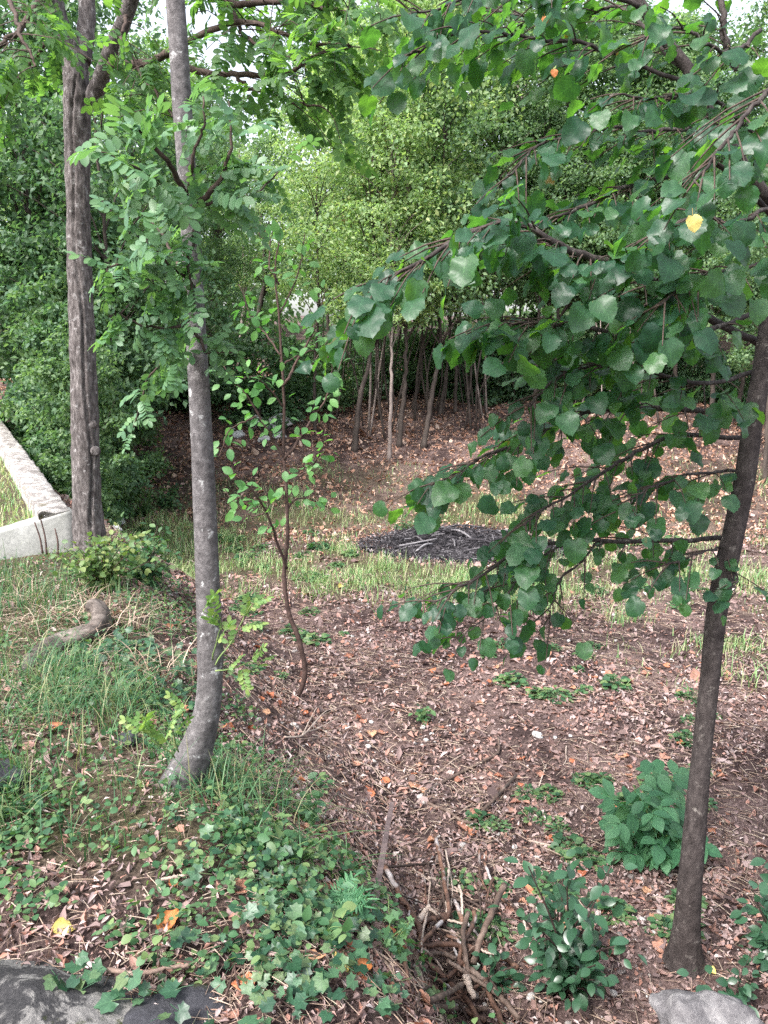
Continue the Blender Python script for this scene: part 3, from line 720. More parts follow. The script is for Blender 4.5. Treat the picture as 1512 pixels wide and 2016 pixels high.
# ------------------------------------------------------------------ sapling in the clearing
gs = G(590, 1372); YS = gs[1]
ts = empty('sapling', tuple(gs), label='thin young tree with a wavy brown stem and small oval leaves', cat='sapling')
stem = branch_obj(ts, [PY(a, b, YS) for a, b in ((582, 1380), (598, 1330), (592, 1270), (570, 1200), (562, 1130), (568, 1060), (565, 980), (560, 900), (558, 800), (553, 700), (548, 600), (545, 520), (552, 460))], 0.021, 0.004, M['brown_stem'], 90, 9, 'stem', 3, 0.0018)
sb = [[(565, 1120), (545, 1065), (520, 1010), (495, 970), (455, 920)], [(562, 905), (535, 865), (505, 820), (475, 770), (440, 720)], [(560, 905), (590, 865), (620, 815), (645, 770), (655, 700)],
      [(556, 760), (590, 700), (620, 640), (640, 570)], [(552, 700), (520, 650), (495, 620), (470, 560)], [(550, 620), (575, 570), (590, 520), (600, 460)], [(566, 1000), (590, 985), (620, 990), (655, 1010)], [(563, 940), (600, 930), (630, 900), (640, 850)], [(520, 1010), (500, 1020), (470, 1000), (440, 960)],
      [(505, 820), (480, 830), (450, 850), (430, 900)], [(548, 560), (530, 520), (535, 480), (540, 450)], [(556, 800), (520, 760), (500, 740), (480, 745)], [(553, 720), (600, 690), (640, 680), (680, 660)]]
pos, tip, nor, sc = [], [], [], []
for k, c in enumerate(sb):
    dy = rng.uniform(-0.5, 0.5); m = len(c)
    b = branch_obj(ts, [PY(a, q, YS + dy * i / (m - 1)) for i, (a, q) in enumerate(c)], 0.012 if k < 4 else 0.007, 0.003, M['brown_stem'], 26, 6, 'branch', 70 + k, 0.004)
    seg = np.linalg.norm(np.diff(b, axis=0), axis=1).sum(); n = int(seg / 0.027)
    for t in np.linspace(0.3, 1, n):
        o = nrm(rng.normal(0, 1, 3) * [1, 1, 0.7]); p = b[int(t * 25)] + o * rng.uniform(0, 0.11)
        pos.append(p); tip.append(nrm(o + [0, 0, -0.15] + 0.4 * nrm(b[-1] - b[0]))); nor.append(rng.normal(0, 0.4, 3) + [0, -0.5, 0.9]); sc.append(rng.uniform(0.048, 0.088))
for t in np.linspace(0.5, 1, 26):
    o = nrm(rng.normal(0, 1, 3)); pos.append(stem[int(t * 89)] + o * 0.05); tip.append(o); nor.append(rng.normal(0, .4, 3) + [0, -.5, .9]); sc.append(rng.uniform(.06, .1))
SAP_ME = [mesh('sapling_leaf', *OVAL)]
leaf_parts(ts, 'leaf', SAP_ME, [OVAL], M['sapling'], pos, basis(np.array(tip), np.array(nor)), sc, 300)

# ------------------------------------------------------------------ broad-leaved tree on the right
g3 = G(1348, 1900)
t3 = empty('tree', tuple(g3), label='leaning tree with big toothed heart-shaped leaves on drooping branches', cat='tree')
L3 = np.array(t3.location)
y3 = g3[1]
ctl = [(1338, 1935, 130, 0), (1345, 1902, 84, 0), (1349, 1865, 62, 0), (1353, 1810, 50, 0), (1362, 1700, 45, 0), (1380, 1500, 38, .02), (1396, 1350, 37, .03), (1412, 1200, 39, .05), (1442, 1060, 41, .08), (1465, 950, 39, .1), (1484, 820, 37, .12), (1508, 680, 36, .14), (1530, 520, 35, .16), (1550, 360, 34, .16), (1570, 150, 32, .16), (1590, -100, 30, .16), (1610, -400, 26, .16)]
pts = curve([PY(a, b, y3 + d) for a, b, w, d in ctl], 130)
rad = np.interp(np.linspace(0, 1, 130), np.linspace(0, 1, len(ctl)), [w / 2 * PY(a, b, y3 + d).dot([0, CP, -SP]) / FPX for a, b, w, d in ctl])
V, F = tube(pts, rad, 32, True, lambda th, i: 1 + 0.09 * (fbm(th * 2.4, np.full_like(th, i * 0.2), 71, 3) - 0.5) + 0.2 * np.cos(4 * th + .5) * max(0, 1 - i / 13) + 0.05 * math.exp(-((i - 62) / 1.5) ** 2))
obj('trunk', mesh('trunk', V - L3, F), M['bark_linden'], t3)
LB = [
    ([(1440, 1062, 3.1), (1320, 1062, 3.0), (1120, 1066, 2.85), (1010, 1090, 2.75), (930, 1140, 2.65), (850, 1185, 2.6)], .011, .0025, 1.0),
    ([(1120, 1066, 2.85), (1050, 1110, 2.75), (980, 1180, 2.65), (900, 1260, 2.6)], .005, .002, 1.0),
    ([(1180, 1065, 2.87), (1110, 1130, 2.8), (1090, 1190, 2.75), (1085, 1230, 2.75)], .004, .002, .7),
    ([(1488, 800, 3.05), (1400, 800, 2.95), (1210, 798, 2.8), (1120, 815, 2.7), (1020, 865, 2.6), (920, 915, 2.5), (845, 955, 2.45)], .013, .0025, 1.1),
    ([(1478, 860, 3.05), (1310, 868, 2.9), (1190, 935, 2.8), (1095, 995, 2.7), (1030, 1035, 2.6)], .010, .0025, 1.0),
    ([(1510, 690, 3.0), (1440, 650, 2.8), (1340, 580, 2.5), (1250, 520, 2.3), (1150, 490, 2.2), (1080, 460, 2.15), (1005, 432, 2.1), (920, 455, 2.05), (830, 510, 2.0), (755, 555, 1.98), (700, 600, 1.98)], .015, .003, 1.25),
    ([(1535, 440, 2.95), (1420, 322, 2.7), (1300, 345, 2.6), (1220, 375, 2.5), (1100, 420, 2.4), (1000, 460, 2.35)], .011, .003, 1.0),
    ([(1540, 430, 3.0), (1462, 330, 2.9), (1395, 235, 2.8), (1340, 130, 2.75), (1250, 0, 2.7), (1170, -120, 2.7)], .026, .017, .55),
    ([(1390, 262, 2.8), (1290, 268, 2.7), (1200, 268, 2.6), (1080, 285, 2.5), (1000, 345, 2.4)], .008, .003, 1.0),
    ([(1360, 165, 2.76), (1200, 105, 2.6), (1060, 90, 2.5), (920, 70, 2.4), (790, 110, 2.3)], .008, .003, 1.0),
    ([(1260, 15, 2.7), (1120, -30, 2.6), (960, -10, 2.45), (810, 25, 2.35)], .009, .003, 1.0),
    ([(1452, 140, 2.9), (1425, 50, 2.85), (1400, -60, 2.85)], .014, .010, .8),
    ([(1575, 160, 2.05), (1500, 190, 1.95), (1430, 270, 1.9), (1370, 360, 1.88)], .008, .003, 1.2),
    ([(1545, 400, 2.6), (1450, 430, 2.4), (1350, 430, 2.3), (1270, 480, 2.2)], .008, .003, 1.1),
    ([(1525, 600, 2.95), (1400, 640, 2.6), (1250, 660, 2.45), (1130, 640, 2.35), (1040, 640, 2.3), (960, 640, 2.25)], .010, .003, 1.1),
    ([(1505, 720, 3.0), (1380, 750, 2.7), (1250, 720, 2.55), (1130, 730, 2.45), (1040, 800, 2.4)], .009, .003, 1.0),
    ([(1468, 930, 3.05), (1380, 925, 2.85), (1290, 940, 2.7), (1230, 1000, 2.65)], .007, .0025, .9),
    ([(1445, 1060, 3.08), (1400, 1085, 2.85), (1345, 1110, 2.8), (1310, 1110, 2.75)], .005, .002, .7),
    ([(1430, 1110, 3.0), (1450, 1140, 2.85), (1445, 1170, 2.8)], .004, .002, .4),
    ([(1545, 300, 2.9), (1480, 250, 2.6), (1400, 200, 2.45), (1300, 190, 2.35), (1200, 190, 2.3)], .008, .003, 1.0),
    ([(1340, 130, 2.75), (1230, 20, 2.9), (1130, 40, 3.0), (1020, 30, 3.05), (900, 0, 3.1)], .007, .003, 1.0),
    ([(1530, 520, 2.9), (1440, 540, 2.5), (1370, 560, 2.3), (1300, 600, 2.2)], .007, .003, 1.0),
    ([(1500, 60, 2.5), (1420, 90, 2.4), (1340, 60, 2.3), (1260, 80, 2.25)], .007, .003, .9),
]
pos, tip, nor, sc = [], [], [], []
twm = MB()
for k, (c, r0, r1, den) in enumerate(LB):
    b = branch_obj(t3, [P(*p) for p in c], r0, r1, M['bark_linden'], 46, 8, 'branch', 100 + k, 0.003)
    seg = np.linalg.norm(np.diff(b, axis=0), axis=1).sum()
    n = max(3, int(seg / 0.037 * den))
    for q, t in enumerate(np.linspace(0.16, 1.0, n)):
        i = min(int(t * 45), 44); p = b[i]; d = nrm(b[i + 1] - b[max(i - 2, 0)])
        side = nrm(np.cross(d, [0, 0, 1])) * (1 if q % 2 else -1)
        td = nrm(d * rng.uniform(0.5, 1.1) + side * rng.uniform(0.4, 0.9) + [0, 0, rng.uniform(-0.55, 0.22)])
        ln = rng.uniform(0.10, 0.28) * (1.1 - 0.4 * t)
        qq = curve([p, p + td * ln * 0.5, p + td * ln + [0, 0, -0.12 * ln]], 5)
        V, F = tube(qq, np.linspace(0.0032, 0.0015, 5), 4, False); twm.add(V - L3, F)
        m = max(2, int(ln / 0.05))
        for u in np.linspace(0.35, 1, m):
            pp = p + td * ln * u + [0, 0, -0.12 * ln * u * u]
            s = min(0.08, 0.056 * math.exp(rng.normal(0, 0.26))) * (0.85 if c[0][1] > 1000 else 1.0)
            out = nrm(td + rng.normal(0, 0.45, 3))
            tp = nrm(out * 0.75 + [-0.15, 0, -0.55] + rng.normal(0, 0.3, 3))
            pos.append(pp + tp * 0.42 * s); tip.append(tp); nor.append(nrm(np.array([-0.1, -0.05, 0.9] if pp[2] > 0.4 else [-0.2, -0.38, 0.7]) + rng.normal(0, 0.4, 3))); sc.append(s)
obj('twigs', twm.me('twigs'), M['twig'], t3, kind='stuff')
leaf_parts(t3, 'leaf', LINDEN_ME, LINDEN, M['linden'], pos, basis(np.array(tip), np.array(nor)), sc, 298)
print('linden leaves', len(pos))
q = np.random.default_rng(77); n = 420; a_ = nrm(q.normal(0, 1, (n, 3))) * (q.random(n) ** 0.4)[:, None] * [1.35, 1.25, 1.0] + [1.9, 3.0, 2.9]
mb = MB()
for v in range(12):
    i = np.arange(n) % 12 == v; scatter(mb, LINDEN[v], a_[i] - L3, basis(q.normal(0, .5, (i.sum(), 3)) + [0, 0, -.6], q.normal(0, .5, (i.sum(), 3)) + [0, -.2, .7]), q.uniform(.06, .1, i.sum()))
obj('crown', mb.me('crown'), M['linden'], t3, kind='stuff')
for (a, b, d, mt, lb) in ((1364, 425, 1.72, 'yellow_leaf', 'yellow leaf among green ones'), (1072, 33, 2.4, 'orange_leaf', 'orange leaf among green ones'), (1090, 137, 2.35, 'orange_leaf', 'orange leaf among green ones')):
    me = leaf_mesh('turned_leaf', *LINDEN[2])
    o = obj('leaf', me, M[mt], t3, label=lb); place(o, P(a, b, d) - L3, basis(np.array([[0.2, -0.1, -0.9]]), np.array([[0, -0.9, 0.3]]))[0], 0.036 if mt == 'yellow_leaf' else 0.022)

# ------------------------------------------------------------------ woodland behind
def crown_mesh(seed, h, r, n, leaf, clumps, shape=0.55, low=0.0, flat=0.55):
    """leaf clumps carried through an uneven egg-shaped volume, base at z = 0"""
    q = np.random.default_rng(seed); mb = MB(); pos = []; wgt = []
    while len(pos) < clumps:
        t = q.uniform(low, 1); w = r * (math.sin(math.pi * min(1, 0.12 + 0.88 * t)) ** shape) * (0.75 + 0.5 * q.random())
        a = q.uniform(0, 2 * math.pi); rr = w * math.sqrt(q.uniform(0.12, 1))
        pos.append((math.cos(a) * rr, math.sin(a) * rr, t * h)); wgt.append(q.uniform(0.35, 1.3))
    pos = np.array(pos); wgt = np.array(wgt) / sum(wgt)
    k = q.choice(clumps, n, p=wgt)
    sz = (0.5 + 0.8 * q.random(clumps)) * r * (0.13 if clumps > 60 else 0.15)
    p = pos[k] + q.normal(0, 1, (n, 3)) * sz[k][:, None] * [1, 1, flat]
    out = nrm(p - pos[k] + [0, 0, 0.02])
    nor = q.normal(0, 0.6, (n, 3)) + [0, 0, 0.8] + 0.5 * out + 0.3 * nrm(p * [1, 1, 0])
    tipd = q.normal(0, 1, (n, 3)) + out * 0.6 + [0, 0, -0.2]
    scatter(mb, QUAD, p, basis(tipd, nor), leaf * q.uniform(0.65, 1.3, n))
    return mb.me('crown'), pos
CR = [crown_mesh(200 + k, 7.2, 2.0, 15000, 0.112, 130, low=0.0) for k in range(4)]
CRS = [crown_mesh(200 + k, 7.2, 2.0, 8200, 0.12, 130, low=0.0) for k in range(4)]
def crown_copy(me, mat):
    c = me.copy(); c.materials.clear(); c.materials.append(mat); return c
CROWNS = {m: [crown_copy(c[0], M[m]) for c in CR] for m in ('tree_a', 'tree_b', 'tree_c', 'dry_tree')}
AIRY = {m: [crown_copy(c[0], M[m]) for c in CRS] for m in ('tree_a', 'tree_b')}
def wood_tree(foot, topx, topy, w_px, mat, cmat, crown, cz, cs, label, group, seed, yt=0.0, limbs=True, name='tree', airy=False):
    """slim tree: foot on the ground, trunk aimed at a point, crown shared"""
    foot = np.asarray(foot, float)
    top = PY(topx, topy, foot[1] + yt)
    d = top - foot; H = cz + 5.5 * cs
    full = foot + d * (H / max(d[2], 0.5)) * 0.5
    full = np.array([foot[0] + (full[0] - foot[0]) * 0.8, foot[1] + (full[1] - foot[1]), foot[2] + H])
    r = np.random.default_rng(seed)
    root = empty(name, tuple(foot), label=label, cat='tree', group=group)
    r0 = 0.8 * w_px / 2 * (foot[1] * CP - foot[2] * SP) / FPX
    mid = foot + (top - foot) * 0.5 + r.normal(0, 0.06, 3) * [1, 1, 0]
    c = curve([foot - [0, 0, 0.05], mid, top, full], 26); c[3:-1] += r.normal(0, 0.012, (22, 3)) * [1, 1, 0]
    mb = MB(); V, F = tube(c, np.concatenate([[r0 * 1.45, r0 * 1.15], np.linspace(r0, r0 * 0.3, 24)]), 9); mb.add(V - foot, F)
    obj('trunk', mb.me('trunk'), mat, root)
    if crown is not None:
        cen = np.array([np.interp(foot[2] + cz + 1.0, c[:, 2], c[:, k]) for k in (0, 1)])
        if limbs:
            lm = MB()
            for p in CR[crown][1][r.choice(130, 22, replace=False)]:
                e = np.array([cen[0], cen[1], foot[2] + cz]) + p * cs
                s = np.array([np.interp(max(e[2] - 1.2 * cs, foot[2] + cz * 0.8), c[:, 2], c[:, k]) for k in range(3)])
                V, F = tube(curve([s, (s + e) / 2 + [0, 0, 0.15], e], 6), np.linspace(r0 * 0.35, r0 * 0.08, 6), 4, False); lm.add(V - foot, F)
            obj('limbs', lm.me('limbs'), mat, root, kind='stuff')
        o = obj('crown', (AIRY if airy else CROWNS)[cmat][crown], None, root, kind='stuff'); o.location = (cen[0] - foot[0], cen[1] - foot[1], cz); o.scale = (cs,) * 3; o.rotation_euler = (0, 0, r.uniform(0, 6.28))
    return root
seed = 400
GR1 = 'slim trees at the back of the clearing'
SLIM = ('slim tree with a grey curved foot at the front of the leaf carpet', 'pale thin straight tree at the front edge of the leaf carpet', 'dark slim tree right behind the pale thin one', 'dark slim tree on the leaf carpet leaning away from the pale thin one',
        'thin dark tree deeper in the grove behind the pale thin one', 'thin dark tree deeper in the grove, between two others', 'thin leaning dark tree deeper in the grove', 'thin upright dark tree beside the thick leaning brown trunk',
        'thin dark tree between the sapling and the tree with the curved foot', 'pale-barked slim tree standing behind the limestone heap', 'dark slanting tree standing behind the limestone heap', 'thin dark tree standing just behind the young sapling')
for (a, b, tx, ty, w, mt, cm, cr, cz, cs, yt) in (
        (697, 888, 732, 660, 15, 'far_bark', 'tree_a', 0, 2.6, 0.80, 0.1), (766, 904, 771, 640, 10, 'pale_bark', 'tree_a', 1, 2.8, 0.6, 0.2),
        (785, 880, 800, 620, 13, 'far_bark', 'tree_a', 2, 2.8, 0.85, 0.0), (833, 880, 866, 650, 14, 'far_bark', 'tree_b', 3, 2.7, 0.75, 0.3),
        (768, 810, 772, 640, 9, 'far_bark', 'tree_b', 1, 2.5, 0.95, 0.0), (812, 805, 830, 640, 10, 'far_bark', 'tree_a', 0, 2.6, 0.95, 0.0),
        (866, 815, 886, 650, 10, 'far_bark', 'tree_a', 2, 2.6, 1.0, 0.3), (896, 812, 903, 640, 10, 'far_bark', 'tree_b', 3, 2.7, 1.0, 0.1),
        (668, 790, 690, 680, 10, 'far_bark', 'tree_a', 3, 2.4, 0.95, 0.2), (470, 760, 482, 560, 13, 'pale_bark', 'tree_a', 2, 2.8, 0.5, 0.0),
        (495, 770, 522, 520, 17, 'far_bark', 'tree_b', 1, 2.9, 0.5, 0.0), (620, 850, 628, 600, 9, 'far_bark', 'tree_a', 0, 2.9, 0.6, 0.0)):
    seed += 1; NT = seed - 401
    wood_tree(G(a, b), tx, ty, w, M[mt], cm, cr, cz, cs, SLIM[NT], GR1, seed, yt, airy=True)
wood_tree(G(925, 775), 972, 640, 26, M['pale_bark'], 'tree_b', 2, 2.9, 1.05, 'thick leaning brown trunk behind the slim trees of the clearing', None, 440, 0.3)
wood_tree(G(400, 830), 428, 470, 34, M['far_bark'], 'tree_b', 3, 3.2, 0.45, 'stout dark trunk just behind the smooth grey tree', None, 441, 0.3)
GR2 = 'trees standing among the wood on the right'
for (a, b, tx, ty, w, mt, cm, cr, cz, cs) in (
        (1215, 810, 1245, 580, 12, 'pale_bark', 'tree_b', 0, 2.7, 0.8), (1235, 800, 1252, 600, 10, 'pale_bark', 'tree_b', 1, 3.0, 0.75), (1285, 790, 1300, 560, 12, 'far_bark', 'tree_c', 2, 2.6, 0.85),
        (1090, 800, 1100, 600, 13, 'far_bark', 'tree_b', 3, 2.6, 0.9), (1050, 810, 1062, 560, 10, 'far_bark', 'tree_b', 0, 2.7, 0.6), (980, 790, 990, 600, 10, 'far_bark', 'tree_a', 1, 2.7, 0.62), (1160, 790, 1170, 600, 11, 'far_bark', 'tree_b', 2, 2.5, 0.95),
        (1330, 800, 1330, 560, 12, 'far_bark', 'tree_b', 2, 2.6, 0.85), (1400, 860, 1405, 560, 13, 'far_bark', 'tree_c', 3, 2.4, 0.7), (1450, 830, 1470, 560, 11, 'far_bark', 'tree_b', 0, 2.5, 0.9), (1505, 950, 1510, 600, 12, 'far_bark', 'tree_b', 1, 2.2, 0.6), (1560, 870, 1570, 560, 14, 'far_bark', 'tree_b', 2, 2.4, 0.8), (1640, 850, 1650, 560, 14, 'far_bark', 'tree_c', 3, 2.4, 0.9)):
    seed += 1
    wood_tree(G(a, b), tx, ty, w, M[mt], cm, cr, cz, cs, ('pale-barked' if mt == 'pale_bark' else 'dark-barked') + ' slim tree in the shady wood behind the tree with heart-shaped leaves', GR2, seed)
GR3 = 'trees behind the low wall'
for (x, y, w, cm, cr, cz, cs) in ((-4.6, 13.0, 16, 'tree_c', 0, 2.0, 0.9), (-6.6, 15.0, 18, 'tree_c', 1, 1.8, 1.0), (-8.6, 13.6, 18, 'tree_c', 2, 1.8, 1.0), (-3.7, 15.4, 12, 'tree_b', 3, 2.4, 0.55), (-10.5, 17, 18, 'tree_c', 3, 2.0, 1.1), (-5.6, 18.5, 14, 'tree_b', 1, 2.4, 0.8)):
    seed += 1
    f = np.array([x, y, gz(x, y)]); a = 756 + FPX * x / (y * CP - f[2] * SP)
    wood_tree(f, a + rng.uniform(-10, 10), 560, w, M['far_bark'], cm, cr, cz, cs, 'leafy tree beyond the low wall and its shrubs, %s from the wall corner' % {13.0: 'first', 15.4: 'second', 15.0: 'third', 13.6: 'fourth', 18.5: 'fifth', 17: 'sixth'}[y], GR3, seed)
GR4 = 'tall trees deeper in the wood'
for k in range(26):
    x = -17 + 34 * (k + rng.uniform(0.1, 0.9)) / 26; y = rng.uniform(23, 31); seed += 1
    if -0.22 < x / y < -0.13 or 0.10 < x / y < 0.18 or x / y < -0.44: continue      # the wood is thinner here and lets the sky through
    f = np.array([x, y, gz(x, y)]); a = 756 + FPX * x / (y * CP - f[2] * SP)
    wood_tree(f, a + rng.uniform(-15, 15), 600, rng.uniform(9, 16), M['far_bark'], ('tree_a', 'tree_b', 'tree_c')[int(rng.choice(3, p=[.5, .3, .2]))], int(rng.integers(4)), rng.uniform(1.6, 3.2), rng.uniform(0.7, 1.2), 'tall tree deep in the wood behind the slim trees', GR4, seed)
# a half-dead tree in the middle
wood_tree(G(735, 800), 740, 560, 9, M['far_bark'], 'dry_tree', 1, 3.3, 0.5, 'small tree with sparse brown drying leaves among the green crowns', None, 470)
# bare poles
for k in range(62):
    a = rng.uniform(640, 1320) if k < 44 else rng.uniform(690, 960); b = rng.uniform(768, 840) if k < 44 else rng.uniform(800, 880); f = G(a, b)
    top = PY(a + rng.uniform(-45, 75), rng.uniform(470, 620), f[1] + rng.uniform(-0.5, 0.5))
    c = curve([f - [0, 0, .03], f + (top - f) * 0.35 + rng.normal(0, .08, 3), f + (top - f) * 0.7 + rng.normal(0, .1, 3), top], 14)
    V, F = tube(c - f, np.linspace(0.032, 0.011, 14) * rng.uniform(.5, 1.25), 5); o = obj('bare_pole', mesh('bare_pole', V, F), M['pale_bark' if k % 4 == 0 else 'far_bark'], label='thin bare crooked sapling stem in the shade between the slim trees', cat='sapling', group='bare sapling stems in the wood'); o.location = f
# shrubs left and understorey
SHT = [crown_mesh(300 + k, 5.6, 1.3, 9500, 0.15, 85, shape=0.3, flat=0.6)[0] for k in range(3)]      # tall
SHL = [crown_mesh(310 + k, 2.2, 1.3, 5200, 0.13, 58, shape=0.35, flat=0.6)[0] for k in range(3)]      # low
SHR = {m: [crown_copy(c, M[m]) for c in SHL] for m in ('tree_b', 'tree_c')}
SHR_T = {m: [crown_copy(c, M[m]) for c in SHT] for m in ('tree_b', 'tree_c')}
def shrub(x, y, s, m, k, label, group, sz=1.0):
    nv = nrm(np.array([dS[1], -dS[0]])); gap = (np.array([x, y]) - W0[:2]).dot(nv) - 1.3 * s - 0.1
    if gap < 0: x, y = x - nv[0] * gap, y - nv[1] * gap
    z = gz(x, y); root = empty('shrub', (x, y, z), label=label, cat='shrub', group=group)
    q = np.random.default_rng(int(abs(x * 71 + y * 37) * 10)); mb = MB()
    for _ in range(6):
        e = np.array([q.normal(0, .5), q.normal(0, .5), q.uniform(1.2, 2.0) * (2.3 if sz > 1 else 1)]) * s; V, F = tube(curve([(0, 0, -.05), e * [.3, .3, .5], e], 7), np.linspace(.022, .006, 7) * s, 5, False); mb.add(V, F)
    obj('stems', mb.me('stems'), M['far_bark'], root, kind='stuff')
    o = obj('foliage', (SHR_T if sz > 1 else SHR)[m][k], None, root, kind='stuff'); o.scale = (s, s, s); o.rotation_euler = (0, 0, q.uniform(0, 6.28)); o.location = (0, 0, 0.03)
ORD = ('first', 'second', 'third', 'fourth', 'fifth', 'sixth', 'seventh', 'eighth', 'ninth', 'tenth')
wall_shrubs = ((-4.0, 9.9, 0.42, 'tree_b', 1.6), (-4.75, 10.9, 0.55, 'tree_c', 2.3), (-5.4, 12.2, 0.65, 'tree_b', 2.2), (-4.5, 13.0, 0.55, 'tree_b', 2.0), (-6.2, 13.5, 0.8, 'tree_c', 2.0), (-5.3, 15.0, 0.8, 'tree_b', 1.9), (-7.3, 15.0, 0.9, 'tree_c', 1.9), (-6.5, 17.0, 1.0, 'tree_b', 1.6), (-8.6, 16.8, 1.1, 'tree_c', 1.8))
for k, (x, y, s, m, sz) in enumerate(wall_shrubs):
    shrub(x, y, s, m, k % 3, 'tall leafy green shrub on the outer side of the low wall, %s from its corner' % ORD[k], 'shrubs beside the low wall', sz)
for k in range(26):
    x = -9 + 20 * (k + rng.uniform(0, 1)) / 26; y = rng.uniform(18.5, 23)
    if abs(x - 0.6) < 1.6: y += 2.5
    shrub(x, y, rng.uniform(0.55, 0.95), 'tree_c' if k % 3 else 'tree_b', k % 3, 'low bush on the shaded floor of the wood', 'bushes under the trees')
# the wood closing the view, one mass
q = np.random.default_rng(900); n = 62000; mb = MB()
x = q.uniform(-38, 38, n); y = 33 + 14 * q.random(n); h = 7.0 + 4.0 * fbm(x * 0.22, y * 0.2, 91) - 2.0
zz = q.random(n) ** 0.85 * h
k = fbm(x * 0.5, zz * 0.6, 93) + 0.25 * fbm(y * 0.4, zz * 0.4, 95); keep = (k > 0.52) & ~((zz > 4.5) & (((x / y > -0.23) & (x / y < -0.12)) | ((x / y > 0.1) & (x / y < 0.19)) | (x / y < -0.4)))
p = np.stack([x, y, ground_z(x, y) + zz], -1)[keep]; n = len(p)
scatter(mb, QUAD, p, basis(q.normal(0, 1, (n, 3)) + [0, 0, -0.3], q.normal(0, .5, (n, 3)) + [0, -.3, .8]), 0.42 * q.uniform(.6, 1.3, n))
obj('far_wood', mb.me('far_wood'), M['tree_b'], kind='stuff', label='far wood closing the view behind the trees', cat='wood')

# ------------------------------------------------------------------ ground cover
def spots(n, y0, y1, seed, spread=0.60, pad=0.9):
    q = np.random.default_rng(seed)
    y = y0 * (y1 / y0) ** q.random(n); x = q.uniform(-1, 1, n) * (spread * y + pad)
    return x, y, q
def up_normals(x, y, e=0.03):
    zx = (ground_z(x + e, y) - ground_z(x - e, y)) / (2 * e); zy = (ground_z(x, y + e) - ground_z(x, y - e)) / (2 * e)
    return nrm(np.stack([-zx, -zy, np.ones_like(zx)], -1))
def on_wall(x, y):
    """inside the terrace"""
    a, b = dS[:2], dW[:2]; det = a[0] * b[1] - a[1] * b[0]
    px, py = x - W0[0], y - W0[1]
    u = (px * b[1] - py * b[0]) / det; v = (a[0] * py - a[1] * px) / det
    return (u > -0.01) & (v > -0.02)
SHARD = (np.array([[-.4, -.5, .0], [.35, -.45, .08], [.5, .1, -.04], [.1, .6, .12], [-.45, .2, .05], [0, 0, .1]]), [np.array([[0, 1, 5], [1, 2, 5], [2, 3, 5], [3, 4, 5], [4, 0, 5]])])
# leaf litter
for (nm, n, y0, y1, sd, mt, lab) in (('leaf_litter', 100000, 1.35, 12.5, 501, 'litter', 'brown broken leaf litter strewn over the clearing floor'), ('dry_leaf_carpet', 60000, 11.5, 27, 502, 'far_litter', 'rust brown carpet of fallen leaves under the slim trees')):
    x, y, q = spots(n, y0, y1, sd)
    g = green_mask(x, y); pm = pit_mask(x, y); den = fbm(x * 0.9, y * 0.9, 505)
    keep = (q.random(n) > g * 0.85) & (pm > 0.75) & ~on_wall(x, y) & (q.random(n) < 0.35 + 1.3 * sstep(0.3, 0.6, den)) & ~((edge_dist(x, y) < -0.2) & (q.random(n) < 0.1))
    x, y = x[keep], y[keep]; n = len(x)
    N = up_normals(x, y); p = np.stack([x, y, ground_z(x, y)], -1) + N * q.uniform(0.002, 0.02, n)[:, None]
    mb = MB(); s = (0.009 + 0.0024 * y) * np.exp(q.normal(0, 0.45, n))
    h = q.random(n) < 0.12; nn = N + q.normal(0, 0.42, (n, 3)); td = q.normal(0, 1, (n, 3))
    for msk, tm in ((h, SHARD), (~h, (QUAD[0] * [0.85, 1.5, 2.2] - [0, .7, 0], QUAD[1]))):
        scatter(mb, tm, p[msk], basis(td[msk], nn[msk]), s[msk])
    obj(nm, mb.me(nm), M[mt], kind='stuff', label=lab, cat='leaf litter')
# matted whole leaves, too many to count
CL = [dead_leaf(620 + k, 5, 4) for k in range(4)]
x, y, q = spots(45000, 1.5, 15, 507); keep = (q.random(len(x)) < sstep(0.4, 0.62, fbm(x * 1.3, y * 1.3, 509))) & (pit_mask(x, y) > 0.95) & ~on_wall(x, y) & (q.random(len(x)) > 0.8 * green_mask(x, y)) & ((edge_dist(x, y) > -0.1) | (q.random(len(x)) < .5))
x, y = x[keep], y[keep]; n = len(x); N = up_normals(x, y); mb = MB(); print('matted', n)
p = np.stack([x, y, ground_z(x, y)], -1) + N * q.uniform(0.0, 0.012, n)[:, None]; td = q.normal(0, 1, (n, 3)) * [1, 1, .3]; nn = (N + q.normal(0, .35, (n, 3))) * np.where(q.random(n) < .7, 1, -1)[:, None]; sl = (0.015 + .0028 * y) * np.exp(q.normal(0, .35, n))
for k in range(4):
    i = np.arange(n) % 4 == k; scatter(mb, CL[k], p[i], basis(td[i], nn[i]), sl[i])
obj('matted_leaves', mb.me('matted_leaves'), M['mat_leaf'], kind='stuff', label='matted curled dead leaves in drifts over the clearing floor', cat='leaf litter')
# straw and twig bits
x, y, q = spots(25000, 1.4, 9.5, 511)
keep = (pit_mask(x, y) > 0.9) & ~on_wall(x, y) & (q.random(len(x)) < 0.25 + 1.2 * sstep(0.38, 0.6, fbm(x * 1.0, y * 1.0, 513))); x, y = x[keep], y[keep]; n = len(x)
N = up_normals(x, y); td = q.normal(0, 1, (n, 3)); td -= N * np.sum(td * N, 1)[:, None]; td = nrm(td) + N * q.normal(0.0, 0.12, n)[:, None]
BIT = (np.array([[0.5, -.5, 0], [-.5, -.5, 0], [0, -.5, 1], [0.6, 0, .5], [-.4, 0, .5], [0.1, 0, 1.5], [0.3, .5, 0.2], [-.3, .5, 0.2], [0, .5, .8]]), [np.array([[0, 1, 4, 3], [1, 2, 5, 4], [2, 0, 3, 5], [3, 4, 7, 6], [4, 5, 8, 7], [5, 3, 6, 8]])])
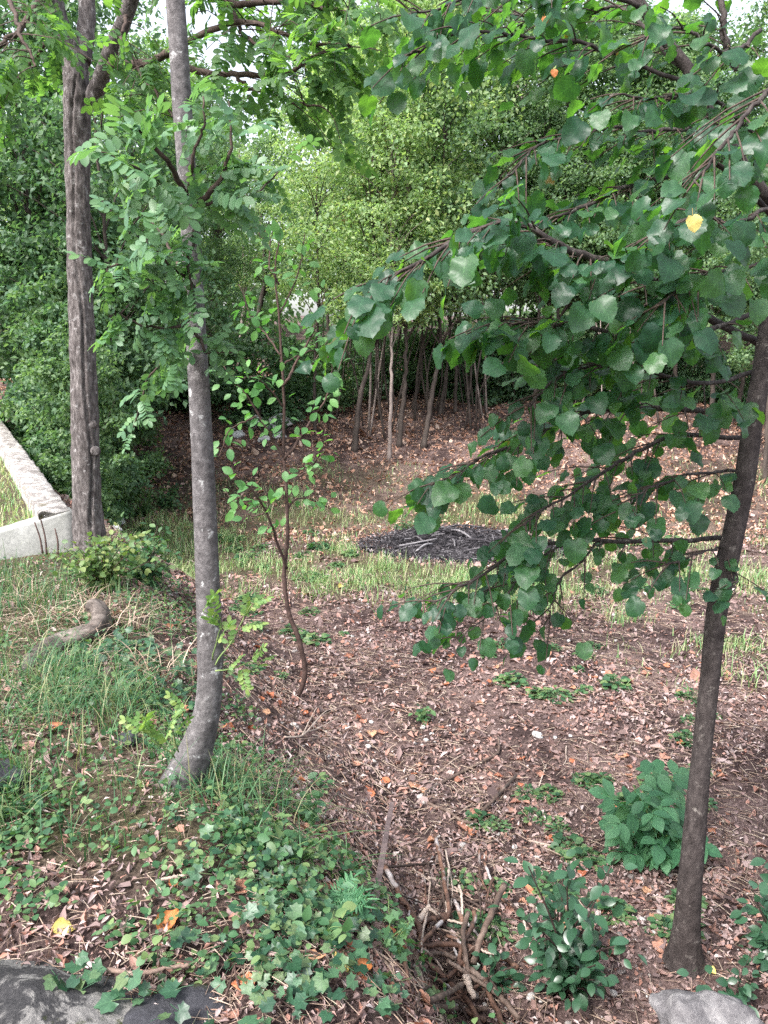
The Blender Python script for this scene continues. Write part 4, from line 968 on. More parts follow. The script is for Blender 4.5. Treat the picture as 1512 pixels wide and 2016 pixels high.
ln = q.uniform(0.02, 0.11, n) * (0.7 + 0.12 * y); wd = q.uniform(0.0012, 0.0034, n) * (0.7 + 0.12 * y)
mb = MB(); scatter(mb, BIT, np.stack([x, y, ground_z(x, y)], -1) + N * q.uniform(0.004, 0.022, n)[:, None], basis(td, N + q.normal(0, .2, (n, 3))), np.stack([wd, ln, wd], -1))
obj('straw', mb.me('straw'), M['straw'], kind='stuff', label='dry straw and twig bits scattered over the ground', cat='straw')
# small pebbles
x, y, q = spots(1800, 2.0, 10, 521); keep = (edge_dist(x, y) > 0.1) & (fbm(x * 1.1, y * 1.1, 523) > 0.5); x, y = x[keep], y[keep]; n = len(x)
PEB = [rock_mesh(530 + k, (1, .8, .55), 1, 6, 0.04) for k in range(3)]
PT = []
for me in PEB:
    v = np.empty(len(me.vertices) * 3, np.float32); me.vertices.foreach_get('co', v); f = np.empty(len(me.loops), np.int32); me.loops.foreach_get('vertex_index', f); PT.append((v.reshape(-1, 3).astype(float), [f.reshape(-1, 3)]))
mb = MB()
for k in range(3):
    i = np.arange(n) % 3 == k; scatter(mb, PT[k], np.stack([x, y, ground_z(x, y) + 0.004], -1)[i], basis(q.normal(0, 1, (i.sum(), 3)) * [1, 1, .1], np.tile([0, 0, 1.], (i.sum(), 1))), (0.005 + 0.0014 * y[i]) * np.exp(q.normal(0, .35, i.sum())))
obj('gravel', mb.me('gravel'), M['stone'], kind='stuff', label='small pale pebbles strewn through the leaf litter', cat='gravel')

def blades(name, x, y, z, N, ln, wd, mat, q, label, lean=0.5, cat='grass'):
    n = len(x); rows = 4; t = np.linspace(0, 1, rows + 1)
    a = q.uniform(0, 2 * np.pi, n); dirv = np.stack([np.cos(a), np.sin(a), np.zeros(n)], -1)
    side = np.stack([-np.sin(a), np.cos(a), np.zeros(n)], -1); bend = np.abs(q.normal(lean, 0.3, n)); base = np.stack([x, y, z], -1)
    V = np.zeros((n, rows + 1, 2, 3))
    for i, u in enumerate(t):
        c = base + dirv * (ln * bend * u ** 1.8)[:, None] + np.array([0, 0, 1.0]) * (ln * (u - 0.55 * np.minimum(bend, 1.3) * u ** 2.2))[:, None]
        w = (wd * (1 - u) ** 0.6 + 0.0003)[:, None]
        V[:, i, 0] = c - side * w; V[:, i, 1] = c + side * w
    f = np.array([(2 * i, 2 * i + 1, 2 * i + 3, 2 * i + 2) for i in range(rows)])
    F = (f[None] + (np.arange(n) * 2 * (rows + 1))[:, None, None]).reshape(-1, 4)
    return obj(name, mesh(name, V.reshape(-1, 3), F), mat, kind='stuff', label=label, cat=cat)
# grass on the bank
x, y, q = spots(90000, 1.7, 9.0, 541); e = edge_dist(x, y)
clump = sstep(0.42, 0.62, fbm(x * 2.3, y * 2.3, 543))
keep = (e < 0.12) & ~on_wall(x, y) & (q.random(len(x)) < green_mask(x, y) * (0.2 + 0.8 * clump) * sstep(2.0, 2.6, y) )
x, y = x[keep], y[keep]; n = len(x); print('bank grass', n)
tall = 0.6 + 0.8 * sstep(0.45, 0.7, fbm(x * 1.4, y * 1.4, 545))
blades('grass', x, y, ground_z(x, y), None, q.uniform(0.06, 0.2, n) * tall, q.uniform(0.0014, 0.003, n), M['grass'], q, 'green grass growing on the bank in front of the low wall')
# grass in the clearing
x, y, q = spots(190000, 5.0, 17, 551); e = edge_dist(x, y); clump = sstep(0.4, 0.62, fbm(x * 1.9, y * 1.9, 553))
keep = (e > 0.0) & (q.random(len(x)) < green_mask(x, y) * (0.15 + 0.85 * clump)); x, y = x[keep], y[keep]; n = len(x); print('meadow', n)
blades('meadow_grass', x, y, ground_z(x, y), None, q.uniform(0.06, 0.24, n) * (0.7 + 0.7 * sstep(.45, .7, fbm(x * 1.3, y * 1.3, 555))), q.uniform(0.0022, 0.0055, n), M['meadow'], q, 'yellowish grass in the open middle of the clearing')
# grass on the terrace
q = np.random.default_rng(561); n = 9000; u = q.random(n) ** 1.5 * 0.9 + 0.015; v = q.random(n) * 0.5 + 0.045
p = W0 + u[:, None] * dS + v[:, None] * dW * 1.2; p[:, 2] -= 0.11
blades('terrace_grass', p[:, 0], p[:, 1], p[:, 2], None, q.uniform(0.05, 0.15, n), q.uniform(0.0025, 0.006, n), M['meadow'], q, 'short dry grass on the terrace behind the low wall')
# rank tuft of long grass at the foot of the grey tree
q = np.random.default_rng(571); xs_, ys_ = [], []
for (a, b, m, sp) in ((470, 1560, 150, 0.10), (540, 1580, 80, 0.12), (420, 1580, 60, 0.07), (520, 1640, 60, 0.11), (110, 1400, 260, .16), (250, 1400, 200, .10), (60, 1330, 200, .15)):
    c = G(a, b); xs_.append(c[0] + q.normal(0, sp, m)); ys_.append(c[1] + q.normal(0, sp, m))
x, y = np.concatenate(xs_), np.concatenate(ys_); n = len(x)
blades('long_grass', x, y, ground_z(x, y) - 0.01, None, q.uniform(0.10, 0.30, n), q.uniform(0.0013, 0.0027, n), M['grass'], q, 'long arching grass tufts around the foot of the grey tree', 0.8)
# straw-dry grass by the weathered root
q = np.random.default_rng(573); n = 300; c = [G(210, 1215), G(120, 1225), G(300, 1330), G(90, 1180), G(240, 1240)]; k = q.integers(0, 5, n)
x = np.array([c[i][0] for i in k]) + q.normal(0, .13, n); y = np.array([c[i][1] for i in k]) + q.normal(0, .13, n)
blades('dry_grass', x, y, ground_z(x, y), None, q.uniform(0.1, 0.3, n), q.uniform(0.0015, 0.003, n), M['straw'], q, 'bleached dry grass lying around the weathered root', 1.1)

# creeping herbs on the bank
x, y, q = spots(90000, 1.5, 6.5, 581); e = edge_dist(x, y); cl = fbm(x * 2.6, y * 2.6, 583)
keep = (e < 0.35) & ~on_wall(x, y) & (q.random(len(x)) < 0.75 * np.maximum(sstep(0.40, 0.56, cl), 0.2 * sstep(1.9, 2.2, y) * (1 - sstep(2.9, 3.4, y))) * (0.35 + 0.65 * sstep(1.8, 2.2, y))); x, y = x[keep], y[keep]; n = len(x); print('herbs', n)
N = up_normals(x, y); mb = MB(); hgt = q.uniform(0.008, 0.07, n); s = q.uniform(0.009, 0.027, n)
td = q.normal(0, 1, (n, 3)) * [1, 1, .3]; nn = N + q.normal(0, .4, (n, 3))
pp = np.stack([x, y, ground_z(x, y)], -1) + N * hgt[:, None]
for tm, msk in ((ROUND, q.random(n) < 0.5),):
    scatter(mb, tm, pp[msk], basis(td[msk], nn[msk]), s[msk]); scatter(mb, OVAL, pp[~msk], basis(td[~msk], nn[~msk]), 1.25 * s[~msk])
obj('ground_herbs', mb.me('ground_herbs'), M['herb'], kind='stuff', label='low creeping herbs covering the bank', cat='ground cover')

# ------------------------------------------------------------------ fallen leaves, one by one
DL = [dead_leaf(600 + k) for k in range(6)]; DLM = [leaf_mesh('fallen_leaf', *t) for t in DL]
x, y, q = spots(1500, 1.55, 6.5, 591, 0.47, 0.0); N = up_normals(x, y); pm = edge_dist(x, y)
keep = (~on_wall(x, y)) & ((pm > -0.15) | (q.random(len(x)) < 0.4)) & (fbm(x * 1.2, y * 1.2, 593) > 0.36) & ((pm > 0) | (q.random(len(x)) < .5))
for cnt, i in enumerate(np.nonzero(keep)[0][:230]):
    o = obj('fallen_leaf', DLM[cnt % 6], M['dead_leaf'], label='curled red-brown fallen leaf lying loose on the ground', cat='leaf', group='loose fallen leaves')
    place(o, np.array([x[i], y[i], gz(x[i], y[i]) + 0.006]), basis(q.normal(0, 1, (1, 3)) * [1, 1, 0.15], (N[i] + q.normal(0, .2, 3))[None])[0], q.uniform(0.03, 0.065) * (1 + 0.05 * y[i]))
for (a, b, mt, lb, s) in ((335, 1822, 'orange_leaf', 'bright orange fallen leaf on the straw above the dark rock', .075), (126, 1838, 'yellow_leaf', 'pale yellow fallen leaf lying on the bank above the lichened rock', .06), (668, 1905, 'yellow_leaf', 'cream yellow curled leaf caught in the ivy', .06), (712, 1918, 'orange_leaf', 'orange curled leaf beside the cream one in the ivy', .06), (1398, 1916, 'yellow_leaf', 'yellow leaf on the soil at the foot of the leaning tree', .045), (672, 1158, 'yellow_leaf', 'yellow leaf on bare soil beyond the sapling', .1), (1318, 1712, 'orange_leaf', 'small orange leaf beside the long thin stick', .05)):
    c = G(a, b); me = leaf_mesh('fallen_leaf', *DL[1])
    o = obj('fallen_leaf', me, M[mt], label=lb, cat='leaf'); place(o, c + [0, 0, .012], basis(rng.normal(0, 1, (1, 3)) * [1, 1, .2], np.array([[0, -.4, .8]]))[0], s)

# ------------------------------------------------------------------ stones
def rock(name, c, dims, mat, seed, label, cat='rock', group=None, sink=0.3, rot=None, sub=4):
    me = rock_mesh(seed, dims, sub, 14, 0.11); o = obj(name, me, M[mat], label=label, cat=cat, group=group)
    o.location = (c[0], c[1], c[2] + dims[2] * (0.5 - sink)); o.rotation_euler = (0, 0, rot if rot is not None else seed * 1.7); return o
rock('rock', G(110, 1985) + [0.0, -0.01, -.035], (0.38, 0.2, 0.1), 'rock_dark', 701, 'broad lichen-blotched grey rock with a moss cushion on the near bank', rot=-0.15, sink=.2)
rock('rock', G(350, 2000) + [0.0, -.05, -.11], (0.24, 0.24, 0.12), 'rock_black', 702, 'dark slaty rock under the ivy and straw', rot=0.2, sink=.2)
rock('rock', G(5, 1555), (0.12, 0.12, 0.09), 'rock_black', 703, 'small dark boulder sunk in the grass of the bank')
rock('rock', G(250, 1468), (0.05, 0.04, 0.05), 'rock_black', 704, 'little dark rock beside the mossy foot of the grey tree')
br = P(1385, 2018, 1.80); rock('rock', br - [0, 0, 0.02], (0.155, 0.11, 0.075), 'rock_grey', 705, 'pale grey block of stone on the edge below the leaning tree', rot=-0.35, sink=.5)
for k, (a, b, w) in enumerate(((540, 842, .75), (500, 838, .55), (470, 858, .32), (548, 862, .36), (520, 868, .3), (580, 828, .35), (455, 850, .25), (600, 800, .4), (500, 815, .35))):
    rock('boulder', G(a, b), (w * .62, w * .4, w * .36), 'rock_pale', 710 + k, 'pale limestone boulder in the heap under the trees behind the sapling', 'rock', 'limestone heap behind the sapling', .25)
for k, (a, b, w) in enumerate(((238, 1030, .13), (215, 1012, .1), (228, 1046, .08))):
    rock('stone', G(a, b), (w * .8, w * .6, w * .6), 'rock_pale', 730 + k, 'white stone at the foot of the cracked tree', 'stone', 'white stones by the cracked tree', .2)
STM = [rock_mesh(740 + k, (1, .75, .6), 2, 8, 0.05) for k in range(5)]
x, y, q = spots(420, 2.2, 8, 741, 0.45, 0); keep = (edge_dist(x, y) > 0.15) & (fbm(x * 1.1, y * 1.1, 523) > 0.48)
for c_, i in enumerate(np.nonzero(keep)[0][:110]):
    o = obj('stone', STM[c_ % 5], M['stone'], label='small pale stone lying in the leaf litter', cat='stone', group='small stones in the litter'); s = q.uniform(.011, .026) * (0.8 + .07 * y[i])
    o.location = (x[i], y[i], gz(x[i], y[i]) + s * .3); o.scale = (s, s, s); o.rotation_euler = (0, 0, q.uniform(0, 6))
for k, (a, b, w) in enumerate(((850, 1447, .04), (1057, 1450, .075), (1093, 1453, .035), (1123, 1450, .03), (510, 1776, .05), (778, 1757, .05), (740, 1930, .04), (785, 1838, .03), (630, 1782, .03), (1378, 1905, .06))):
    o = rock('stone', G(a, b), (w * .6, w * .42, w * .4), 'rock_pale' if k < 9 else 'rock_grey', 760 + k, ('round white stone', 'angular white stone larger than its neighbours', 'small white stone', 'flat whitish stone', 'white stone resting on dark soil of the bank', 'pale stone beside the iron strap', 'pale stone under the ivy', 'pale stone next to the rod pile', 'whitish stone below the fern', 'grey stone against the foot of the leaning tree')[k] + ('' if k > 3 else ' on the bare litter of the clearing'), 'stone', None, .25, None, 3)

# ------------------------------------------------------------------ rods, strap, sticks
def ground_line(pxs, lift=0.012, n=24):
    c = np.array([G(a, b) + [0, 0, lift if len(l) == 0 else l[0]] for a, b, *l in pxs])
    p = curve(c, n); z = ground_z(p[:, 0], p[:, 1]); p[:, 2] = np.maximum(p[:, 2], z + 0.004); return p
def stick(name, pxs, r, mat, label, cat='stick', group=None, lift=0.012, taper=0.7, sides=8, seed=0):
    p = ground_line(pxs, lift); q = np.random.default_rng(seed + 5)
    p[1:-1] += q.normal(0, r * 0.18, (len(p) - 2, 3)); b = p[0].copy()
    V, F = tube(p - b, r * np.linspace(1, taper, len(p)) * (1 + q.normal(0, .06, len(p))), sides)
    o = obj(name, mesh(name, V, F), M[mat], label=label, cat=cat, group=group); o.location = b; return o
RL = 'bent rusty rod in the tangled heap below the bank'; RG = 'rods in the tangled heap'
rods = [([(856, 1676, .10), (873, 1759, .09), (881, 1804, .08), (884, 1826, .07), (871, 1838, .06), (821, 1881, .04)], .011, 'rust'),
        ([(756, 1724, .05), (786, 1784, .06), (821, 1844, .06), (836, 1909, .05)], .014, 'rust'),
        ([(991, 1789, .12), (956, 1864, .10), (931, 1919, .05)], .016, 'rust_light'),
        ([(831, 1881, .05), (901, 1886, .06), (966, 1896, .05), (1021, 1914, .02)], .012, 'rust'),
        ([(921, 1836, .10), (911, 1874, .09), (916, 1919, .08), (921, 1944, .07), (911, 1964, .06), (846, 1994, .04)], .012, 'rust_light'),
        ([(841, 1916, .05), (886, 1956, .05), (921, 1994, .05), (950, 2040, .03)], .013, 'rust'),
        ([(926, 1939, .07), (971, 1974, .06), (1021, 2020, .03)], .013, 'rust_light'),
        ([(906, 1919, .06), (951, 1964, .05), (990, 2030, .03)], .012, 'rust'),
        ([(846, 1964, .05), (881, 1994, .05), (956, 2024, .03)], .013, 'rust'),
        ([(846, 1914, .08), (871, 1912, .08), (898, 1918, .07)], .011, 'rust_light'),
        ([(933, 1829, .09), (931, 1854, .09), (906, 1899, .07), (901, 1944, .05)], .011, 'rust'),
        ([(886, 1824, .06), (855, 1832, .06), (821, 1836, .05)], .013, 'rust'),
        ([(890, 1770, .03), (905, 1820, .05), (920, 1870, .05)], .010, 'rust'),
        ([(850, 2000, .03), (900, 2008, .05), (960, 2004, .04)], .011, 'rust_light'),
        ([(880, 1930, .09), (930, 1960, .08), (985, 1985, .05)], .010, 'rust_light'),
        ([(960, 1830, .03), (925, 1900, .05), (880, 1960, .08)], .010, 'rust')]
for k, (p, r, m) in enumerate(rods): stick('bent_rod', p, r * 0.88, m, ('dark ' if m == 'rust' else 'lighter brown ') + RL, 'rod', RG, taper=0.92, sides=8, seed=k)
stick('bent_rod', [(824, 1841, .07), (835, 1828, .08), (846, 1815, .08)], .013, 'dry_stick', 'short bleached stub among the rusty rods, upper of two', 'rod')
stick('bent_rod', [(916, 1966, .10), (924, 1982, .09), (932, 2000, .08)], .014, 'dry_stick', 'short bleached stub among the rusty rods, lower of two', 'rod')
q = np.random.default_rng(33)
for k in range(62):
    a, b = q.normal(905, 65), q.uniform(1740, 2010); t = q.normal(0.9, 0.6); ln = q.uniform(40, 120)
    stick('dark_twig', [(a - math.cos(t) * ln / 2, b - math.sin(t) * ln / 2, q.uniform(.01, .08)), (a + q.normal(0, 5), b + q.normal(0, 5), q.uniform(.02, .09)), (a + math.cos(t) * ln / 2, b + math.sin(t) * ln / 2, q.uniform(.01, .08))], q.uniform(.0035, .008), ('twig', 'rust', 'dry_stick', 'twig')[k % 4], 'thin twig tangled in the heap of rusty rods', 'twig', 'twigs in the tangled heap', seed=200 + k, taper=.6, sides=6)
# flat iron strap leaning on the litter
a_, b_ = G(772, 1612) + [0, 0, .10], G(735, 1802) + [0, 0, .03]
d = nrm(b_ - a_); sd_ = nrm(np.cross(d, [0, 0, 1])); nn = np.cross(sd_, d); Vs = []
for t in np.linspace(0, 1, 9):
    c = a_ + (b_ - a_) * t + nn * 0.006 * math.sin(t * 5)
    Vs += [c + sd_ * .012 + nn * .002, c - sd_ * .012 + nn * .002, c - sd_ * .012 - nn * .002, c + sd_ * .012 - nn * .002]
Fs = [(4 * i + j, 4 * i + (j + 1) % 4, 4 * i + 4 + (j + 1) % 4, 4 * i + 4 + j) for i in range(8) for j in range(4)] + [(3, 2, 1, 0), (32, 33, 34, 35)]
o = obj('iron_strap', mesh('iron_strap', np.array(Vs) - a_, np.array(Fs)), M['strap'], label='flat dull iron strap propped on the litter above the rod heap', cat='metal strap'); o.location = a_
o.data.polygons.foreach_set('use_smooth', np.zeros(len(Fs), bool))
stick('bent_rod', [(981, 1456), (983, 1474), (976, 1492, .02), (948, 1506, .02), (906, 1527, .02), (860, 1553, .02), (834, 1571, .02), (846, 1587), (881, 1600), (906, 1618), (931, 1625), (948, 1609, .03), (971, 1584, .03), (1016, 1539, .04)], .009, 'rust_light', 'long thin rusty rod bent into an open hook on the litter', 'rod', seed=31, taper=1.0)
stick('stick', [(1041, 1659), (1106, 1674), (1181, 1691), (1256, 1709), (1335, 1727)], .007, 'dry_stick', 'long thin straight pale stick reaching towards the leaning trunk', seed=41)
stick('stick', [(756, 1722, .04), (846, 1711, .03), (921, 1694, .02), (1006, 1684)], .006, 'twig', 'thin dark stick lying across the top of the rod heap', seed=42)
stick('stick', [(885, 1620), (910, 1600), (938, 1580)], .005, 'dry_stick', 'short pale straight stick inside the hooked rod', seed=43)
stick('stick', [(1060, 1555), (1068, 1530), (1076, 1508)], .005, 'dry_stick', 'short pale stick on the litter beyond the hooked rod', seed=44)
stick('stick', [(600, 1555), (640, 1545), (665, 1532), (700, 1528)], .007, 'twig', 'crooked dark stick on the slope below the sapling', seed=45)
stick('stick', [(1270, 1776), (1300, 1772), (1335, 1776)], .010, 'twig', 'short dark stick touching the foot of the leaning trunk', seed=46)
stick('stick', [(318, 1750, .03), (360, 1742, .03), (400, 1736, .03)], .005, 'dry_stick', 'pale split stick lying over the herbs of the bank', seed=47)
stick('stick', [(470, 1810), (500, 1800, .03), (525, 1785, .03), (520, 1770, .02)], .004, 'dry_stick', 'curled pale dry stem on the dark soil of the bank', seed=48)
stick('stick', [(215, 1945, .05), (280, 1952, .05), (330, 1940, .05), (375, 1935, .05)], .006, 'dry_stick', 'woody ivy stem trailing over the dark rock', 'stem', seed=49)
for k, (p, r) in enumerate((([(560, 1455), (595, 1458, .03), (620, 1434, .04), (640, 1412, .04), (664, 1404, .04)], .006), ([(595, 1458, .03), (612, 1425, .04), (625, 1405, .05)], .005), ([(590, 1462, .02), (630, 1463, .03), (660, 1470)], .005), ([(580, 1450, .02), (620, 1445, .03), (668, 1420, .03)], .005), ([(545, 1440), (575, 1420, .03), (610, 1400, .03)], .004))):
    stick('dry_twig', p, r, 'dry_stick', 'bleached dry twig in the small bundle below the sapling', 'twig', 'bleached twigs below the sapling', seed=50 + k, taper=.5)
x, y, q = spots(260, 2.1, 9, 801, .45, 0); keep = (edge_dist(x, y) > 0.05) & (pit_mask(x, y) > 1.2)
for k, i in enumerate(np.nonzero(keep)[0][:80]):
    a = q.uniform(0, 6.28); ln = q.uniform(.1, .32) * (.8 + .06 * y[i]); d = np.array([math.cos(a), math.sin(a)]) * ln / 2; m = np.array([x[i], y[i]]); pts_ = np.array([m - d, m - d * .3 + q.normal(0, ln * .04, 2), m + d * .4 + q.normal(0, ln * .05, 2), m + d])
    p = curve(np.concatenate([pts_, (ground_z(pts_[:, 0], pts_[:, 1]) + .009)[:, None]], 1), 10); b = p[0].copy(); V, F = tube(p - b, np.linspace(.0045, .002, 10) * (.7 + .1 * y[i]), 5)
    o = obj('stick', mesh('stick', V, F), M['dry_stick' if k % 3 else 'twig'], label='thin dry stick lying loose in the leaf litter', cat='stick', group='loose sticks in the litter'); o.location = b

# ------------------------------------------------------------------ burnt heap
fr = empty('burnt_heap', (FIRE[0], FIRE[1], gz(FIRE[0], FIRE[1])), label='round heap of black charred sticks and grey ash on the grass', cat='fire pit'); LF = np.array(fr.location)
rr, tt = np.meshgrid(np.linspace(0, 1, 22), np.linspace(0, 2 * np.pi, 56, endpoint=False), indexing='ij')
rx = rr * (1 + 0.14 * np.sin(3 * tt + 1) + 0.08 * np.sin(7 * tt)); hx, hy = FIRE[0] + np.cos(tt) * rx * 1.35, FIRE[1] + np.sin(tt) * rx * 1.05
hz = ground_z(hx, hy) + 0.015 - 0.03 * rr ** 6 + 0.13 * (1 - rr ** 2) * (0.4 + 1.1 * fbm(hx * 4, hy * 4, 811)) * (rr < 0.999)
i, j = np.meshgrid(np.arange(21), np.arange(56), indexing='ij')
obj('ash_bed', mesh('ash_bed', np.stack([hx, hy, hz], -1).reshape(-1, 3) - LF, np.stack([i * 56 + j, (i + 1) * 56 + j, (i + 1) * 56 + (j + 1) % 56, i * 56 + (j + 1) % 56], -1).reshape(-1, 4)), M['ash'], fr)
def heap_z(x, y):
    r = np.hypot((x - FIRE[0]) / 1.35, (y - FIRE[1]) / 1.05); return ground_z(x, y) + .015 + 0.13 * np.maximum(0, 1 - r ** 2) * (0.4 + 1.1 * fbm(x * 4, y * 4, 811))
q = np.random.default_rng(821); n = 4200; a = q.uniform(0, 6.28, n); r = np.sqrt(q.random(n)) * 1.12
x, y = FIRE[0] + np.cos(a) * r * 1.4, FIRE[1] + np.sin(a) * r * 1.1; mb = MB(); h = q.random(n) < .6
p = np.stack([x, y, heap_z(x, y) + q.uniform(0, .04, n)], -1) - LF
scatter(mb, PT[0], p[h], basis(q.normal(0, 1, (h.sum(), 3)), q.normal(0, 1, (h.sum(), 3))), np.stack([q.uniform(.008, .02, h.sum()), q.uniform(.015, .05, h.sum()), q.uniform(.008, .02, h.sum())], -1))
w = q.uniform(.004, .012, (~h).sum()); scatter(mb, BIT, p[~h], basis(q.normal(0, 1, ((~h).sum(), 3)) * [1, 1, .35], np.tile([0, 0, 1.], ((~h).sum(), 1)) + q.normal(0, .2, ((~h).sum(), 3))), np.stack([w, q.uniform(.06, .3, (~h).sum()), w], -1))
obj('charcoal', mb.me('charcoal'), M['char'], fr, kind='stuff')
for k in range(46):
    a = q.uniform(0, 6.28); r = math.sqrt(q.random()) * .85; c = np.array([FIRE[0] + math.cos(a) * r * 1.35, FIRE[1] + math.sin(a) * r * 1.05]); b = q.uniform(0, 6.28); d = np.array([math.cos(b), math.sin(b)]) * q.uniform(.12, .36)
    e0, e1 = c - d, c + d; p0, p1 = np.array([*e0, float(heap_z(e0[:1], e0[1:])[0]) + q.uniform(.02, .07)]), np.array([*e1, float(heap_z(e1[:1], e1[1:])[0]) + q.uniform(.02, .10)])
    V, F = tube(curve([p0, (p0 + p1) / 2 + q.normal(0, .02, 3) + [0, 0, .02], p1], 8) - LF, q.uniform(.008, .02) * np.linspace(1, .7, 8), 6); obj('charred_stick', mesh('charred_stick', V, F), M['char'], fr)

# ------------------------------------------------------------------ weathered root
rt = np.array([G(a, b) + [0, 0, l] for a, b, l in ((40, 1330, -.03), (75, 1300, .0), (115, 1276, .02), (150, 1268, .035), (182, 1262, .05), (200, 1252, .085), (196, 1240, .125), (180, 1236, .14))])
p = curve(rt, 60); zz = ground_z(p[:, 0], p[:, 1]); b = np.array([p[12][0], p[12][1], zz[12]])
V, F = tube(p, np.interp(np.linspace(0, 1, 60), [0, .1, .45, .7, .9, 1], [.03, .055, .052, .062, .045, .036]), 26, True, lambda th, i: 1 + .75 * (fbm(th * 1.6, np.full_like(th, i * .16), 831, 4) - .5) + .12 * np.sin(th * 3 + i * .12))
o = obj('weathered_root', mesh('weathered_root', V - b, F), M['root_bark'], label='thick grey weathered root curling up out of the grassy bank', cat='root'); o.location = b

# ------------------------------------------------------------------ shrubs and plants with leaves of their own
def leafy_plant(name, foot, h, wdt, nst, nleaf, tm, tmme, mat, smat, size, label, cat, seed, group=None, tipz=0.0, cone=0.5, spread=0.09, rest='foliage', limit=300):
    q = np.random.default_rng(seed); foot = np.asarray(foot, float); root = empty(name, tuple(foot), label=label, cat=cat, group=group)
    pos, tip, nor, sc = [], [], [], []
    for k in range(nst):
        a = q.uniform(0, 6.28); e = np.array([math.cos(a) * wdt * q.uniform(.2, 1), math.sin(a) * wdt * q.uniform(.2, 1), h * q.uniform(cone, 1)])
        c = curve([(0, 0, -.02), e * [.25, .25, .45] + q.normal(0, .01, 3), e], 14); V, F = tube(c, np.linspace(.006, .002, 14) * (h / .5), 5, False); obj('stem', mesh('stem', V, F), smat, root)
        for t in np.linspace(.25, 1, max(2, nleaf // nst)):
            o = nrm(q.normal(0, 1, 3) * [1, 1, .6]); pos.append(foot + c[int(t * 13)] + o * q.uniform(0, spread)); tip.append(o + [0, 0, tipz]); nor.append(q.normal(0, .45, 3) + [0, -.3, .9]); sc.append(size * q.uniform(.7, 1.25))
    leaf_parts(root, 'leaf', tmme, tm, mat, pos, basis(np.array(tip), np.array(nor)), sc, limit, rest)
    return root
HM = [mesh('glossy_leaf', *OVAL)]
leafy_plant('shrub', G(1110, 1955), 0.62, 0.27, 13, 420, [OVAL], HM, M['shrub_dark'], M['twig'], .052, 'small glossy dark green shrub between the rod heap and the leaning trunk', 'shrub', 901, cone=.35, spread=.08)
leafy_plant('shrub', G(1520, 1905), 0.50, 0.2, 9, 230, [OVAL], HM, M['shrub_dark'], M['twig'], .052, 'small glossy dark green shrub beyond the foot of the leaning trunk', 'shrub', 902, cone=.4, spread=.07)
leafy_plant('shrub', G(1440, 2005), 0.22, 0.17, 6, 90, [OVAL], HM, M['shrub_dark'], M['twig'], .042, 'low dark seedling shrub next to the pale grey block of stone', 'shrub', 903, cone=.4, spread=.06)
leafy_plant('shrub', G(985, 1945), 0.16, 0.13, 5, 50, [OVAL], HM, M['shrub_dark'], M['twig'], .045, 'tiny dark shrub at the end of the rod heap', 'shrub', 904, cone=.4, spread=.06)
# broad compound-leaved plant
WL = blade_template([(0, .02), (.15, .2), (.4, .34), (.65, .32), (.85, .17), (1, .01)], .18, .3)
WT = [pinnate_leaf(920 + k, 3, WL, .5, curve_=.35) for k in range(4)]; WM = [leaf_mesh('compound_leaf', *t) for t in WT]
fw = G(1296, 1690); rw = empty('broad_leaved_plant', tuple(fw), label='knee-high plant with broad bright green compound leaves on the litter', cat='plant'); q = np.random.default_rng(931); pos, tip, nor, sc = [], [], [], []
for k in range(6):
    a = q.uniform(0, 6.28); e = np.array([math.cos(a) * .24 * q.uniform(.3, 1), math.sin(a) * .14, q.uniform(.2, .52)]); c = curve([(0, 0, -.02), e * [.3, .3, .5], e], 12); V, F = tube(c, np.linspace(.008, .003, 12), 6, False); obj('stem', mesh('stem', V, F), M['green_stem'], rw)
    for t in np.linspace(.45, 1, 5):
        o = nrm(np.array([*q.normal(0, 1, 2), .1])); pos.append(fw + c[int(t * 11)]); tip.append(o + [0, -.1, .1]); nor.append(q.normal(0, .25, 3) + [0, -.35, 1]); sc.append(q.uniform(.14, .22))
leaf_parts(rw, 'leaf', WM, WT, M['walnut'], pos, basis(np.array(tip), np.array(nor)), sc)
# bushes at the foot of the cracked tree
BX = [mesh('box_leaf', *OVAL)]
leafy_plant('bush', G(205, 1165), 0.42, 0.34, 26, 900, [OVAL], BX, M['box'], M['brown_stem'], .045, 'yellowish green small-leaved bush in front of the concrete wall end', 'bush', 941, cone=.4, spread=.06)
leafy_plant('bush', G(290, 1150), 0.40, 0.30, 18, 520, [OVAL], [mesh('bush_leaf', *OVAL)], M['herb'], M['brown_stem'], .05, 'darker green wispy bush leaning out from the small-leaved one', 'bush', 942, cone=.3, spread=.09, limit=200)
leafy_plant('bush', G(330, 1000), 0.45, 0.45, 14, 420, [OVAL], [mesh('bush_leaf', *OVAL)], M['herb'], M['brown_stem'], .06, 'low soft green bush on the grass behind the grey trunk', 'bush', 943, cone=.3, spread=.12, limit=120)
leafy_plant('bush', G(230, 985), 0.4, 0.4, 12, 360, [OVAL], [mesh('bush_leaf', *OVAL)], M['tree_c'], M['brown_stem'], .06, 'low dark bush just behind the cracked trunk', 'bush', 944, cone=.3, spread=.12, limit=100)
# bare cut stems in front of the wall
for k, (a, b, c_, d_) in enumerate(((84, 1090, 68, 1028), (92, 1092, 80, 1022), (114, 1092, 108, 1040))):
    p0 = PY(a, b, 5.55); p1 = PY(c_, d_, 5.6); V, F = tube(curve([p0, (p0 + p1) / 2 + [.01, 0, 0], p1], 8) - p0, np.linspace(.008, .005, 8), 6); o = obj('cut_stem', mesh('cut_stem', V, F), M['brown_stem'], label='bare brown cut stem standing against the concrete wall', cat='stem', group='cut stems by the wall'); o.location = p0
